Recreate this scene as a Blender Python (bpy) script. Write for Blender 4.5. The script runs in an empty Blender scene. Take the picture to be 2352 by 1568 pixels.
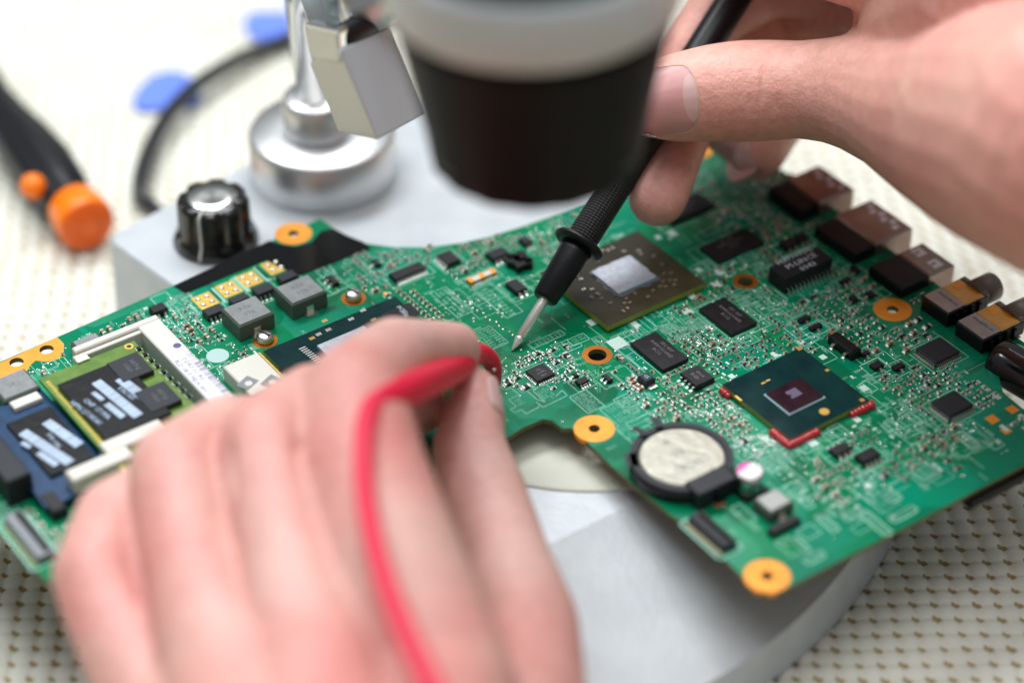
import bpy, math, random
import numpy as np
from mathutils import Vector, Matrix
from mathutils.geometry import delaunay_2d_cdt

# ------------------------------------------------------------------ camera, world, lamps, exposure
SC = bpy.context.scene
S = 0.01                                   # all lengths below are written in centimetres
W, H, F = 2352.0, 1568.0, 5500.0           # picture frame the measurements were taken in, focal length in its pixels
PITCH = math.radians(38.065); CAMZ = 35.2; YAW = math.radians(-54.7)
CP, SP = math.cos(PITCH), math.sin(PITCH)

cam = bpy.data.objects.new('camera', bpy.data.cameras.new('camera'))
SC.collection.objects.link(cam); SC.camera = cam
cam.location = (0, 0, CAMZ * S)
cam.rotation_euler = (math.radians(90) - PITCH, 0, 0)
cam.data.sensor_width = 36; cam.data.lens = F / W * 36
cam.data.clip_start = 0.02; cam.data.clip_end = 20
cam.data.dof.use_dof = True
cam.data.dof.focus_distance = 0.566
cam.data.dof.aperture_fstop = 4.3
cam.data.dof.aperture_blades = 0

wd = bpy.data.worlds.new('World'); SC.world = wd; wd.use_nodes = True
bg = wd.node_tree.nodes['Background']; bg.inputs[1].default_value = 1.0
_n = wd.node_tree.nodes.new; _tc = _n('ShaderNodeTexCoord'); _sx = _n('ShaderNodeSeparateXYZ'); _rp = _n('ShaderNodeValToRGB')
wd.node_tree.links.new(_tc.outputs['Generated'], _sx.inputs[0]); wd.node_tree.links.new(_sx.outputs[2], _rp.inputs[0]); wd.node_tree.links.new(_rp.outputs[0], bg.inputs[0])
_rp.color_ramp.elements[0].position = 0.0; _rp.color_ramp.elements[0].color = (.17, .18, .185, 1)     # the room: dim walls, pale ceiling
_rp.color_ramp.elements[1].position = 0.8; _rp.color_ramp.elements[1].color = (.36, .39, .41, 1)
for _p, _c in ((.30, .20), (.52, .27)): _e = _rp.color_ramp.elements.new(_p); _e.color = (_c * .92, _c, _c * 1.03, 1)

def area(name, loc, target, size, size_y, power, col):
    l = bpy.data.lights.new(name, 'AREA'); l.shape = 'RECTANGLE'; l.size = size * S; l.size_y = size_y * S
    l.energy = power; l.color = col
    o = bpy.data.objects.new(name, l); SC.collection.objects.link(o)
    o.location = [c * S for c in loc]
    d = Vector(target) - Vector(loc); o.rotation_euler = d.to_track_quat('-Z', 'Y').to_euler()
    return o
area('window_light', (-24, 88, 84), (-3, 50, 0), 90, 24, 9.5, (0.96, 0.985, 1.0))
area('overhead_fill', (6, 42, 115), (0, 44, 0), 90, 60, 9.0, (1.0, 0.99, 0.97))  # unseen fill lamp from above, added to brighten the scene
SC.view_settings.view_transform = 'Standard'; SC.view_settings.look = 'None'
SC.view_settings.exposure = 0.0; SC.view_settings.gamma = 1; SC.view_settings.use_curve_mapping = False
SC.render.engine = 'CYCLES'
try:
    SC.cycles.use_denoising = True; SC.cycles.denoiser = 'OPENIMAGEDENOISE'
except Exception: pass
SC.cycles.max_bounces = 8; SC.cycles.caustics_reflective = False; SC.cycles.caustics_refractive = False
SC.cycles.sample_clamp_indirect = 4

# ------------------------------------------------------------------ measuring helpers (real places from the photograph's geometry)
def ray(px, py):
    x = (px - W / 2) / F; y = (H / 2 - py) / F
    return Vector((x, CP + y * SP, -SP + y * CP))
def P(px, py, z=0.0):                      # the point at height z
    d = ray(px, py); t = (z - CAMZ) / d.z
    return Vector((d.x * t, d.y * t, z))
def D(px, py, dep):                        # the point at a given distance
    return Vector((0, 0, CAMZ)) + ray(px, py) * dep
def K(px, py, dep, r): return (D(px, py, dep), r * dep / F)
TIP = P(1175, 808, 0)
UX = Vector((math.cos(YAW), math.sin(YAW), 0)); VX = Vector((-UX.y, UX.x, 0))
def B(px, py, z=0.0):                      # point on the board, in the board's own axes
    q = P(px, py, z) - TIP
    return Vector((q.dot(UX), q.dot(VX), z))
VIEWS = {'A1': (0, 0, 1.568), 'Z3': (0, 700, 2.24), 'Z4': (1000, 700, 2.24), 'Y1': (1800, 600, 2.61333), 'Y2': (2556, 600, 2.61333),
         'Y3': (1600, 1100, 2.24), 'Y4': (2456, 1100, 2.24), 'Y5': (0, 1200, 1.96), 'W4': (1600, 1100, 4.48),
         'W5': (600, 800, 4.48), 'W6': (0, 1700, 2.595), 'W2': (1600, 1600, 2.13818)}
def M(view, x, y):
    a = VIEWS[view]; return ((a[0] + x / a[2]) * W / 3456, (a[1] + y / a[2]) * W / 3456)
def BM(view, x, y, z=0.0): return B(*M(view, x, y), z)

# ------------------------------------------------------------------ materials
MATS = {}
def mat(name, col, rough=0.5, metal=0.0, spec=0.5, coat=0.0, sss=0.0, sssr=(1, .35, .2), var=None, vscale=300, bump=0.0, bscale=1500,
        aniso=0.0, detail=3, vlo=.35, vhi=.65, rvar=0.0):
    m = bpy.data.materials.new(name); m.use_nodes = True; MATS[name] = m
    nt = m.node_tree; b = nt.nodes['Principled BSDF']; N = nt.nodes.new; L = nt.links.new
    b.inputs['Base Color'].default_value = (*col, 1); b.inputs['Roughness'].default_value = rough
    b.inputs['Metallic'].default_value = metal; b.inputs['Specular IOR Level'].default_value = spec
    b.inputs['Coat Weight'].default_value = coat; b.inputs['Coat Roughness'].default_value = 0.12
    if aniso: b.inputs['Anisotropic'].default_value = aniso
    if sss:
        b.inputs['Subsurface Weight'].default_value = sss; b.inputs['Subsurface Radius'].default_value = sssr
        b.inputs['Subsurface Scale'].default_value = 0.004
    tc = N('ShaderNodeTexCoord')
    if var or rvar:
        n = N('ShaderNodeTexNoise'); n.inputs['Scale'].default_value = vscale; n.inputs['Detail'].default_value = detail
        L(tc.outputs['Object'], n.inputs['Vector'])
        if var:
            r = N('ShaderNodeValToRGB'); r.color_ramp.elements[0].position = vlo; r.color_ramp.elements[1].position = vhi
            r.color_ramp.elements[0].color = (*col, 1); r.color_ramp.elements[1].color = (*var, 1)
            L(n.outputs['Fac'], r.inputs[0]); L(r.outputs[0], b.inputs['Base Color'])
        if rvar:
            q = N('ShaderNodeMapRange'); q.inputs[3].default_value = max(rough - rvar, .02); q.inputs[4].default_value = min(rough + rvar, 1)
            L(n.outputs['Fac'], q.inputs[0]); L(q.outputs[0], b.inputs['Roughness'])
    if bump:
        n2 = N('ShaderNodeTexNoise'); n2.inputs['Scale'].default_value = bscale; n2.inputs['Detail'].default_value = 4
        L(tc.outputs['Object'], n2.inputs['Vector'])
        bp = N('ShaderNodeBump'); bp.inputs['Strength'].default_value = bump; bp.inputs['Distance'].default_value = 0.0002
        L(n2.outputs['Fac'], bp.inputs['Height']); L(bp.outputs[0], b.inputs['Normal'])
    return m

def board_mat():
    m = mat('solder_mask', (0, .17, .065), rough=.20, spec=.22)
    nt = m.node_tree; b = nt.nodes['Principled BSDF']; N = nt.nodes.new; L = nt.links.new
    tc = N('ShaderNodeTexCoord')
    def vor(scale, off):
        mp = N('ShaderNodeMapping'); mp.inputs['Location'].default_value = (off, off * .7, 0)
        mp.inputs['Scale'].default_value = (scale, scale * .8, 0)
        L(tc.outputs['Object'], mp.inputs['Vector'])
        v = N('ShaderNodeTexVoronoi'); v.distance = 'CHEBYCHEV'; v.inputs['Scale'].default_value = 1
        L(mp.outputs[0], v.inputs['Vector'])
        s = N('ShaderNodeSeparateColor'); L(v.outputs['Color'], s.inputs[0]); return s
    a = vor(85, 3.1); c = vor(260, 9.4)
    n = N('ShaderNodeTexNoise'); n.inputs['Scale'].default_value = 30; n.inputs['Detail'].default_value = 2; L(tc.outputs['Object'], n.inputs['Vector'])
    r = N('ShaderNodeValToRGB'); e = r.color_ramp.elements
    e[0].position = 0; e[0].color = (.000, .125, .058, 1); e[1].position = 1; e[1].color = (.0, .26, .145, 1)
    for p, q in ((.30, (.0, .215, .085, 1)), (.55, (.0, .17, .088, 1)), (.8, (.0, .215, .125, 1))):
        k = e.new(p); k.color = q
    L(a.outputs[0], r.inputs[0])
    r2 = N('ShaderNodeValToRGB'); e = r2.color_ramp.elements; e[0].position = .3; e[0].color = (.0, .14, .055, 1); e[1].position = .75; e[1].color = (.012, .27, .13, 1)
    L(c.outputs[1], r2.inputs[0])
    mx = N('ShaderNodeMix'); mx.data_type = 'RGBA'
    th = N('ShaderNodeMapRange'); th.inputs[1].default_value = .45; th.inputs[2].default_value = .62; th.inputs[4].default_value = .55
    L(n.outputs['Fac'], th.inputs[0]); L(th.outputs[0], mx.inputs[0]); L(r.outputs[0], mx.inputs[6]); L(r2.outputs[0], mx.inputs[7])
    g3 = vor(48, 17.3); t3 = N('ShaderNodeMapRange'); t3.inputs[1].default_value = .70; t3.inputs[2].default_value = .72; t3.inputs[4].default_value = .62; L(g3.outputs[2], t3.inputs[0])
    n9 = N('ShaderNodeTexNoise'); n9.inputs['Scale'].default_value = 22; L(tc.outputs['Object'], n9.inputs['Vector']); t9 = N('ShaderNodeMapRange'); t9.inputs[1].default_value = .42; t9.inputs[2].default_value = .60; L(n9.outputs['Fac'], t9.inputs[0])
    ml = N('ShaderNodeMath'); ml.operation = 'MULTIPLY'; L(t3.outputs[0], ml.inputs[0]); L(t9.outputs[0], ml.inputs[1])
    m3 = N('ShaderNodeMix'); m3.data_type = 'RGBA'; m3.inputs[7].default_value = (.045, .34, .19, 1); L(ml.outputs[0], m3.inputs[0]); L(mx.outputs[2], m3.inputs[6])
    L(m3.outputs[2], b.inputs['Base Color'])
    # fine routing seen through the mask: 45-degree and straight line work as shallow relief
    bp = N('ShaderNodeBump'); bp.inputs['Strength'].default_value = .10; bp.inputs['Distance'].default_value = .00004
    mp = N('ShaderNodeMapping'); mp.inputs['Rotation'].default_value = (0, 0, .785); L(tc.outputs['Object'], mp.inputs['Vector'])
    w = N('ShaderNodeTexWave'); w.inputs['Scale'].default_value = 500; L(mp.outputs[0], w.inputs['Vector'])
    L(w.outputs['Fac'], bp.inputs['Height']); L(bp.outputs[0], b.inputs['Normal'])
    return m
board_mat()
mat('board_edge', (.10, .12, .03), rough=.7, var=(.16, .13, .05), vscale=900)
mat('trace_green', (.004, .25, .085), rough=.3)
mat('trace_dark', (.0, .075, .03), rough=.3)
mat('silk', (.27, .60, .46), rough=.6)
mat('silk_pad', (.50, .68, .61), rough=.6)
mat('solder', (.82, .82, .78), rough=.22, metal=1.0, bump=.3, bscale=4000)
mat('tin', (.72, .71, .66), rough=.33, metal=1.0, bump=.3, bscale=3000)
mat('copper', (.80, .27, .015), rough=.42, metal=.35, spec=.6, var=(.86, .34, .03), vscale=160)
mat('copper_dark', (.42, .13, .01), rough=.35, metal=.6)
mat('gold', (.78, .50, .12), rough=.35, metal=.8)
mat('chip_black', (.007, .006, .009), rough=.45, spec=.28, var=(.013, .012, .016), vscale=700, bump=.25, bscale=6000)
mat('chip_print', (.17, .165, .17), rough=.6)
mat('chip_brown', (.035, .026, .024), rough=.5, var=(.05, .04, .035), vscale=500)
mat('ceramic_black', (.01, .01, .011), rough=.4)
mat('cap_tan', (.24, .13, .05), rough=.45)
mat('cap_cream', (.55, .48, .32), rough=.4)
mat('white_print', (.55, .60, .68), rough=.5)
mat('package_teal', (.001, .020, .024), rough=.2, spec=.3, var=(.001, .030, .030), vscale=200, rvar=.08)
mat('package_edge', (.33, .30, .03), rough=.5, var=(.20, .30, .05), vscale=400)
mat('package_olive', (.055, .050, .032), rough=.16, var=(.042, .036, .02), vscale=150)
mat('die_silver', (.42, .44, .52), rough=.42, metal=.4, bump=.6, bscale=900, var=(.52, .54, .60), vscale=900)
mat('die_dark', (.018, .006, .012), rough=.12, var=(.03, .012, .02), vscale=300)
mat('die_mark', (.12, .10, .16), rough=.3)
mat('pale_die_edge', (.35, .5, .55), rough=.1)
mat('glue_red', (.42, .012, .02), rough=.2, coat=.5)
mat('paste_grey', (.10, .10, .12), rough=.3, bump=.8, bscale=1500)
mat('inductor_grey', (.19, .205, .21), rough=.6, var=(.235, .25, .255), vscale=500, bump=.3, bscale=2500)
mat('inductor_light', (.42, .43, .42), rough=.55, var=(.36, .37, .36), vscale=500)
mat('inductor_side', (.07, .09, .075), rough=.5)
mat('inductor_print', (.12, .13, .14), rough=.6)
mat('plastic_black', (.005, .005, .006), rough=.35, spec=.25, bump=.2, bscale=3000)
mat('plastic_matt', (.012, .013, .017), rough=.5, spec=.3, bump=.2, bscale=3000)
mat('plastic_slate', (.013, .016, .023), rough=.45, spec=.35)
mat('plastic_white', (.64, .63, .57), rough=.5)
mat('plastic_grey', (.20, .22, .24), rough=.5)
mat('label_white', (.74, .74, .82), rough=.45)
mat('label_print', (.09, .08, .17), rough=.5)
mat('label_black', (.007, .008, .010), rough=.3, spec=.3, bump=.5, bscale=350)
mat('barcode_blue', (.42, .55, .74), rough=.5)
mat('ram_green', (.075, .17, .012), rough=.35, var=(.12, .22, .03), vscale=400)
mat('ram_edge', (.05, .32, .05), rough=.4)
mat('ram_blue', (.002, .028, .085), rough=.3, var=(.003, .045, .13), vscale=300)
mat('shell_brown', (.34, .25, .215), rough=.30, metal=.85, var=(.24, .165, .14), vscale=90)  # brown base colour holds the dark reflections on the nickel shells
mat('shell_grey', (.42, .36, .34), rough=.35, metal=.7, var=(.36, .30, .28), vscale=300)
mat('kapton', (.62, .27, .006), rough=.25, coat=.6, var=(.72, .36, .01), vscale=200)
mat('jack_brown', (.115, .095, .085), rough=.4)
mat('battery_metal', (.42, .41, .345), rough=.38, metal=.6, bump=.7, bscale=420, var=(.37, .36, .30), vscale=260)
mat('cap_can', (.60, .63, .64), rough=.25, metal=1.0)
mat('cap_top', (.80, .74, .78), rough=.4)
mat('cap_pink', (.78, .05, .42), rough=.4)
mat('film_black', (.003, .003, .004), rough=.15, spec=.25, var=(.005, .005, .006), vscale=80)
mat('ellipse_pad', (.40, .58, .56), rough=.4)
# the surroundings
mat('paint_grey', (.545, .58, .61), rough=.40, metal=.20, var=(.49, .525, .555), vscale=110, bump=.5, bscale=900)
mat('plate_cream', (.66, .68, .57), rough=.45, var=(.61, .63, .53), vscale=60)
mat('chrome', (.80, .81, .80), rough=.07, metal=1.0)
mat('aluminium', (.80, .805, .81), rough=.38, metal=1.0, var=(.68, .69, .70), vscale=40, bump=.2, bscale=2500)
mat('cast_grey', (.50, .575, .65), rough=.45, metal=.15, bump=.4, bscale=1200)
mat('bracket_lit_face', (.66, .67, .60), rough=.4, metal=.2, bump=.3, bscale=1200)
mat('knob_black', (.006, .006, .007), rough=.14, coat=.4)
mat('spun_metal', (.74, .75, .72), rough=.22, metal=1.0, aniso=.6)
mat('pointer_white', (.55, .55, .52), rough=.4)
mat('scope_black', (.003, .003, .0035), rough=.5, spec=.12, var=(.004, .004, .004), vscale=60)
mat('scope_light', (.55, .62, .67), rough=.35)
mat('scope_dark', (.06, .06, .07), rough=.4)
mat('mark_grey', (.10, .13, .13), rough=.5)
mat('cable_black', (.008, .009, .011), rough=.4)
m_ = mat('mat_foam', (.70, .70, .62), rough=.75, var=(.76, .765, .69), vscale=40, bump=.3, bscale=1500)
def foam_nodes(m):                         # holes painted as brown ovals: table tone with their shade put into the colour
    nt = m.node_tree; b = nt.nodes['Principled BSDF']; N = nt.nodes.new; L = nt.links.new
    def mth(op, x, y=None):
        n = N('ShaderNodeMath'); n.operation = op
        for i, q in enumerate((x, y)):
            if q is None: continue
            if isinstance(q, (int, float)): n.inputs[i].default_value = q
            else: L(q, n.inputs[i])
        return n.outputs[0]
    uv = N('ShaderNodeUVMap'); uv.uv_map = 'cell'; sp = N('ShaderNodeSeparateXYZ'); L(uv.outputs[0], sp.inputs[0]); x, y = sp.outputs[0], sp.outputs[1]
    fx, fy = mth('SUBTRACT', x, mth('ROUND', x)), mth('SUBTRACT', y, mth('ROUND', y))
    wn = N('ShaderNodeTexWhiteNoise'); wn.noise_dimensions = '2D'; cb = N('ShaderNodeCombineXYZ'); L(mth('ROUND', x), cb.inputs[0]); L(mth('ROUND', y), cb.inputs[1]); L(cb.outputs[0], wn.inputs['Vector'])
    sz = mth('ADD', mth('MULTIPLY', wn.outputs['Value'], .30), .82)
    u = mth('DIVIDE', mth('ADD', mth('MULTIPLY', fx, .82), mth('MULTIPLY', fy, .57)), mth('MULTIPLY', sz, .25)); v = mth('DIVIDE', mth('SUBTRACT', mth('MULTIPLY', fy, .82), mth('MULTIPLY', fx, .57)), mth('MULTIPLY', sz, .145))
    d = mth('ADD', mth('POWER', mth('ABSOLUTE', u), 2.3), mth('POWER', mth('ABSOLUTE', v), 2.3))
    mr = N('ShaderNodeMapRange'); mr.inputs[1].default_value = .7; mr.inputs[2].default_value = 1.25; L(d, mr.inputs[0])
    mx = N('ShaderNodeMix'); mx.data_type = 'RGBA'; L(mr.outputs[0], mx.inputs[0]); mx.inputs[6].default_value = (.37, .275, .12, 1)
    old = b.inputs['Base Color'].links[0].from_socket; L(old, mx.inputs[7]); L(mx.outputs[2], b.inputs['Base Color'])
foam_nodes(m_)
mat('table_top', (.50, .36, .15), rough=.6, var=(.42, .29, .12), vscale=30)
mat('pick_blue', (.14, .24, .86), rough=.4)
mat('driver_black', (.006, .007, .010), rough=.45, spec=.3)
mat('driver_orange', (1.0, .21, .0), rough=.35)
mat('driver_orange_dark', (.85, .12, .0), rough=.45)
mat('probe_black', (.004, .005, .007), rough=.38, spec=.35, bump=.25, bscale=2500)
mat('probe_knurl', (.008, .008, .009), rough=.6, bump=.3, bscale=4000)
mat('probe_metal', (.96, .93, .85), rough=.30, metal=.8, bump=.25, bscale=1800)
mat('red_rubber', (.72, .002, .045), rough=.5)
mat('red_cable', (.78, .025, .075), rough=.5)

def skin_mat(name, base, red, nail=False, redscale=28):
    m = mat(name, base, rough=.47, spec=.42, sss=.16)
    nt = m.node_tree; b = nt.nodes['Principled BSDF']; N = nt.nodes.new; L = nt.links.new
    tc = N('ShaderNodeTexCoord')
    n = N('ShaderNodeTexNoise'); n.inputs['Scale'].default_value = redscale; n.inputs['Detail'].default_value = 3; L(tc.outputs['Object'], n.inputs['Vector'])
    r = N('ShaderNodeValToRGB'); r.color_ramp.elements[0].position = .36; r.color_ramp.elements[1].position = .70
    r.color_ramp.elements[0].color = (*base, 1); r.color_ramp.elements[1].color = (*red, 1); L(n.outputs['Fac'], r.inputs[0])
    n3 = N('ShaderNodeTexNoise'); n3.inputs['Scale'].default_value = 420; n3.inputs['Detail'].default_value = 2; L(tc.outputs['Object'], n3.inputs['Vector'])
    r3 = N('ShaderNodeMapRange'); r3.inputs[1].default_value = .3; r3.inputs[2].default_value = .7; r3.inputs[3].default_value = .90; r3.inputs[4].default_value = 1.06; L(n3.outputs['Fac'], r3.inputs[0])
    mx = N('ShaderNodeMix'); mx.data_type = 'RGBA'; mx.blend_type = 'MULTIPLY'; mx.inputs[0].default_value = 1
    L(r.outputs[0], mx.inputs[6]); L(r3.outputs[0], mx.inputs[7]); L(mx.outputs[2], b.inputs['Base Color'])
    v = N('ShaderNodeTexVoronoi'); v.inputs['Scale'].default_value = 1100; L(tc.outputs['Object'], v.inputs['Vector'])
    n2 = N('ShaderNodeTexNoise'); n2.inputs['Scale'].default_value = 2200; n2.inputs['Detail'].default_value = 5; L(tc.outputs['Object'], n2.inputs['Vector'])
    a = N('ShaderNodeMath'); a.operation = 'ADD'; L(v.outputs['Distance'], a.inputs[0]); L(n2.outputs['Fac'], a.inputs[1])
    bp = N('ShaderNodeBump'); bp.inputs['Strength'].default_value = .6; bp.inputs['Distance'].default_value = .00016
    L(a.outputs[0], bp.inputs['Height']); L(bp.outputs[0], b.inputs['Normal'])
    return m
skin_mat('skin_left', (.73, .455, .40), (.68, .27, .245), redscale=24)
skin_mat('skin_right', (.75, .42, .35), (.71, .295, .26))
mat('nail', (.60, .31, .31), rough=.36, spec=.4, coat=.0, sss=.25, bump=.2, bscale=900)
mat('nail_pale', (.64, .42, .41), rough=.36, spec=.4, coat=.0, sss=.25)
mat('cuticle', (.62, .40, .30), rough=.6)

# ------------------------------------------------------------------ mesh builder
class MB:
    def __init__(s): s.v = []; s.f = []; s.m = []; s.sm = []; s.names = []
    def mi(s, m):
        if m not in s.names: s.names.append(m)
        return s.names.index(m)
    def add(s, vs, fs, m, smooth=False):
        o = len(s.v); s.v.extend([tuple(p) for p in vs]); k = s.mi(m)
        for f in fs: s.f.append(tuple(i + o for i in f)); s.m.append(k); s.sm.append(smooth)
        return s
    def box(s, a, b, m, bev=0.0, top=None, rot=0.0, c=None):
        x0, y0, z0 = a; x1, y1, z1 = b
        if bev:
            vs = [(x0, y0, z0), (x1, y0, z0), (x1, y1, z0), (x0, y1, z0), (x0, y0, z1 - bev), (x1, y0, z1 - bev), (x1, y1, z1 - bev), (x0, y1, z1 - bev),
                  (x0 + bev, y0 + bev, z1), (x1 - bev, y0 + bev, z1), (x1 - bev, y1 - bev, z1), (x0 + bev, y1 - bev, z1)]
            side = [(0, 1, 5, 4), (1, 2, 6, 5), (2, 3, 7, 6), (3, 0, 4, 7), (4, 5, 9, 8), (5, 6, 10, 9), (6, 7, 11, 10), (7, 4, 8, 11), (0, 3, 2, 1)]; tp = [(8, 9, 10, 11)]
        else:
            vs = [(x0, y0, z0), (x1, y0, z0), (x1, y1, z0), (x0, y1, z0), (x0, y0, z1), (x1, y0, z1), (x1, y1, z1), (x0, y1, z1)]
            side = [(0, 1, 5, 4), (1, 2, 6, 5), (2, 3, 7, 6), (3, 0, 4, 7), (0, 3, 2, 1)]; tp = [(4, 5, 6, 7)]
        if rot:
            cx, cy = c if c else ((x0 + x1) / 2, (y0 + y1) / 2); ca, sa = math.cos(rot), math.sin(rot)
            vs = [(cx + (x - cx) * ca - (y - cy) * sa, cy + (x - cx) * sa + (y - cy) * ca, z) for x, y, z in vs]
        s.add(vs, side, m); s.add(vs, tp, top or m); return s
    def prism(s, poly, z0, z1, m, side=None, holes=(), bev=0.0, smooth=False):
        poly = [(p[0], p[1]) for p in poly]
        if sum(poly[i][0] * poly[(i + 1) % len(poly)][1] - poly[(i + 1) % len(poly)][0] * poly[i][1] for i in range(len(poly))) < 0: poly = poly[::-1]
        loops = [poly] + [list(h)[::-1] for h in holes]
        pts = [Vector(p) for l in loops for p in l]; faces = []; k = 0
        for l in loops: faces.append(list(range(k, k + len(l)))); k += len(l)
        vo, _, fo, _, _, _ = delaunay_2d_cdt(pts, [], faces, 2 if holes else 1, 1e-6)
        if holes:                                  # keep only faces that lie in the outline and outside each hole
            keep = []
            def inside(p, l):
                r = False; n = len(l)
                for i in range(n):
                    a, b = l[i], l[(i + 1) % n]
                    if (a[1] > p[1]) != (b[1] > p[1]) and p[0] < (b[0] - a[0]) * (p[1] - a[1]) / (b[1] - a[1]) + a[0]: r = not r
                return r
            for f in fo:
                c = (sum(vo[i].x for i in f) / len(f), sum(vo[i].y for i in f) / len(f))
                if inside(c, loops[0]) and not any(inside(c, l) for l in loops[1:]): keep.append(f)
            fo = keep
        s.add([(p.x, p.y, z1) for p in vo], [tuple(f) for f in fo], m)
        s.add([(p.x, p.y, z0) for p in vo], [tuple(f)[::-1] for f in fo], side or m)
        for l in loops:
            n = len(l); s.add([(p[0], p[1], z0) for p in l] + [(p[0], p[1], z1) for p in l], [(i, (i + 1) % n, n + (i + 1) % n, n + i) for i in range(n)], side or m, smooth)
        return s
    def lathe(s, prof, m, o=(0, 0, 0), ax=(0, 0, 1), n=48, smooth=True, mats=None, wob=None):
        ax = Vector(ax).normalized(); t = Vector((1, 0, 0)) if abs(ax.x) < .9 else Vector((0, 1, 0))
        e1 = ax.cross(t).normalized(); e2 = ax.cross(e1); o = Vector(o); vs = []
        for j, (r, h) in enumerate(prof):
            for i in range(n):
                a = 2 * math.pi * i / n; rr = r * (wob(a, h, j) if wob else 1)
                vs.append(o + ax * h + (e1 * math.cos(a) + e2 * math.sin(a)) * rr)
        for j in range(len(prof) - 1):
            fs = [(j * n + i, (j + 1) * n + i, (j + 1) * n + (i + 1) % n, j * n + (i + 1) % n) for i in range(n)]
            s.add([], [], m)
            k = s.mi(mats[j] if mats else m)
            if j == 0: base = len(s.v); s.v.extend([tuple(p) for p in vs])
            for f in fs: s.f.append(tuple(i + base for i in f)); s.m.append(k); s.sm.append(smooth)
        for j, rev in ((0, True), (len(prof) - 1, False)):
            if prof[j][0] > 1e-4:
                ring = [base + j * n + i for i in range(n)]
                s.f.append(tuple(ring if rev else ring[::-1])); s.m.append(s.mi((mats[0] if rev else mats[-1]) if mats else m)); s.sm.append(False)
        return s
    def cyl(s, c, r, z0, z1, m, n=24, top=None, bev=0.0, smooth=True):
        c = (c[0], c[1], 0); pr = [(r, z0), (r, z1 - bev)] + ([(r - bev, z1)] if bev else [(r, z1)])
        vs = [(c[0] + q * math.cos(2 * math.pi * i / n), c[1] + q * math.sin(2 * math.pi * i / n), h) for q, h in pr for i in range(n)]
        for j in range(2): s.add(vs if j == 0 else [], [], m)
        base = len(s.v) - len(vs)
        for j in range(2):
            for i in range(n):
                s.f.append(tuple(base + k for k in (j * n + i, j * n + (i + 1) % n, (j + 1) * n + (i + 1) % n, (j + 1) * n + i))); s.m.append(s.mi(m)); s.sm.append(smooth)
        s.f.append(tuple(base + 2 * n + i for i in range(n))); s.m.append(s.mi(top or m)); s.sm.append(False)
        s.f.append(tuple(base + n - 1 - i for i in range(n))); s.m.append(s.mi(m)); s.sm.append(False)
        return s
    def ring(s, c, r0, r1, z0, z1, m, n=40, inner=None, ang=None):
        vs = []
        for r, h in ((r1, z0), (r1, z1), (r0, z1), (r0, z0)):
            vs += [(c[0] + r * math.cos(2 * math.pi * i / n), c[1] + r * math.sin(2 * math.pi * i / n), h) for i in range(n)]
        for j in range(4):
            s.add(vs if j == 0 else [], [], m)
            if j == 0: base = len(s.v) - len(vs)
            for i in range(n):
                k = (j + 1) % 4
                s.f.append(tuple(base + q for q in (j * n + i, j * n + (i + 1) % n, k * n + (i + 1) % n, k * n + i)))
                s.m.append(s.mi(inner if (inner and j == 2) else m)); s.sm.append(j in (0, 2))
        return s
    def tube(s, pts, rad, m, n=14, caps=True, smooth=True, sub=6):
        pts = [Vector(p) for p in pts]
        if not hasattr(rad, '__len__'): rad = [rad] * len(pts)
        if sub > 1 and len(pts) > 2:                # Catmull-Rom
            q, rr = [], []
            for i in range(len(pts) - 1):
                a, b, c, d = pts[max(i - 1, 0)], pts[i], pts[i + 1], pts[min(i + 2, len(pts) - 1)]
                for k in range(sub):
                    t = k / sub
                    q.append(.5 * ((2 * b) + (c - a) * t + (2 * a - 5 * b + 4 * c - d) * t * t + (3 * b - a - 3 * c + d) * t ** 3)); rr.append(rad[i] + (rad[i + 1] - rad[i]) * t)
            pts, rad = q + [pts[-1]], rr + [rad[-1]]
        t0 = (pts[1] - pts[0]).normalized(); e1 = t0.orthogonal().normalized(); vs = []
        for i, p in enumerate(pts):
            t = (pts[min(i + 1, len(pts) - 1)] - pts[max(i - 1, 0)]).normalized()
            e1 = (e1 - t * e1.dot(t)).normalized(); e2 = t.cross(e1)
            vs += [p + (e1 * math.cos(2 * math.pi * k / n) + e2 * math.sin(2 * math.pi * k / n)) * rad[i] for k in range(n)]
        fs = [(j * n + i, j * n + (i + 1) % n, (j + 1) * n + (i + 1) % n, (j + 1) * n + i) for j in range(len(pts) - 1) for i in range(n)]
        if caps: fs += [tuple(range(n))[::-1], tuple((len(pts) - 1) * n + i for i in range(n))]
        return s.add(vs, fs, m, smooth)
    def line(s, a, b, w, z, m):
        a = Vector((a[0], a[1])); b = Vector((b[0], b[1])); d = b - a
        if d.length < 1e-6: return s
        d.normalize(); q = Vector((-d.y, d.x)) * w / 2; a = a - d * w / 2; b = b + d * w / 2
        return s.add([(*(a + q), z), (*(a - q), z), (*(b - q), z), (*(b + q), z)], [(0, 1, 2, 3)], m)
    def rect(s, x0, x1, y0, y1, w, z, m):
        s.line((x0, y0), (x1, y0), w, z, m); s.line((x1, y0), (x1, y1), w, z, m); s.line((x1, y1), (x0, y1), w, z, m); s.line((x0, y1), (x0, y0), w, z, m); return s
    def flat(s, x0, x1, y0, y1, z, m, rot=0):
        cx, cy = (x0 + x1) / 2, (y0 + y1) / 2; ca, sa = math.cos(rot), math.sin(rot)
        return s.add([(cx + (x - cx) * ca - (y - cy) * sa, cy + (x - cx) * sa + (y - cy) * ca, z) for x, y in ((x0, y0), (x1, y0), (x1, y1), (x0, y1))], [(0, 1, 2, 3)], m)
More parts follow.
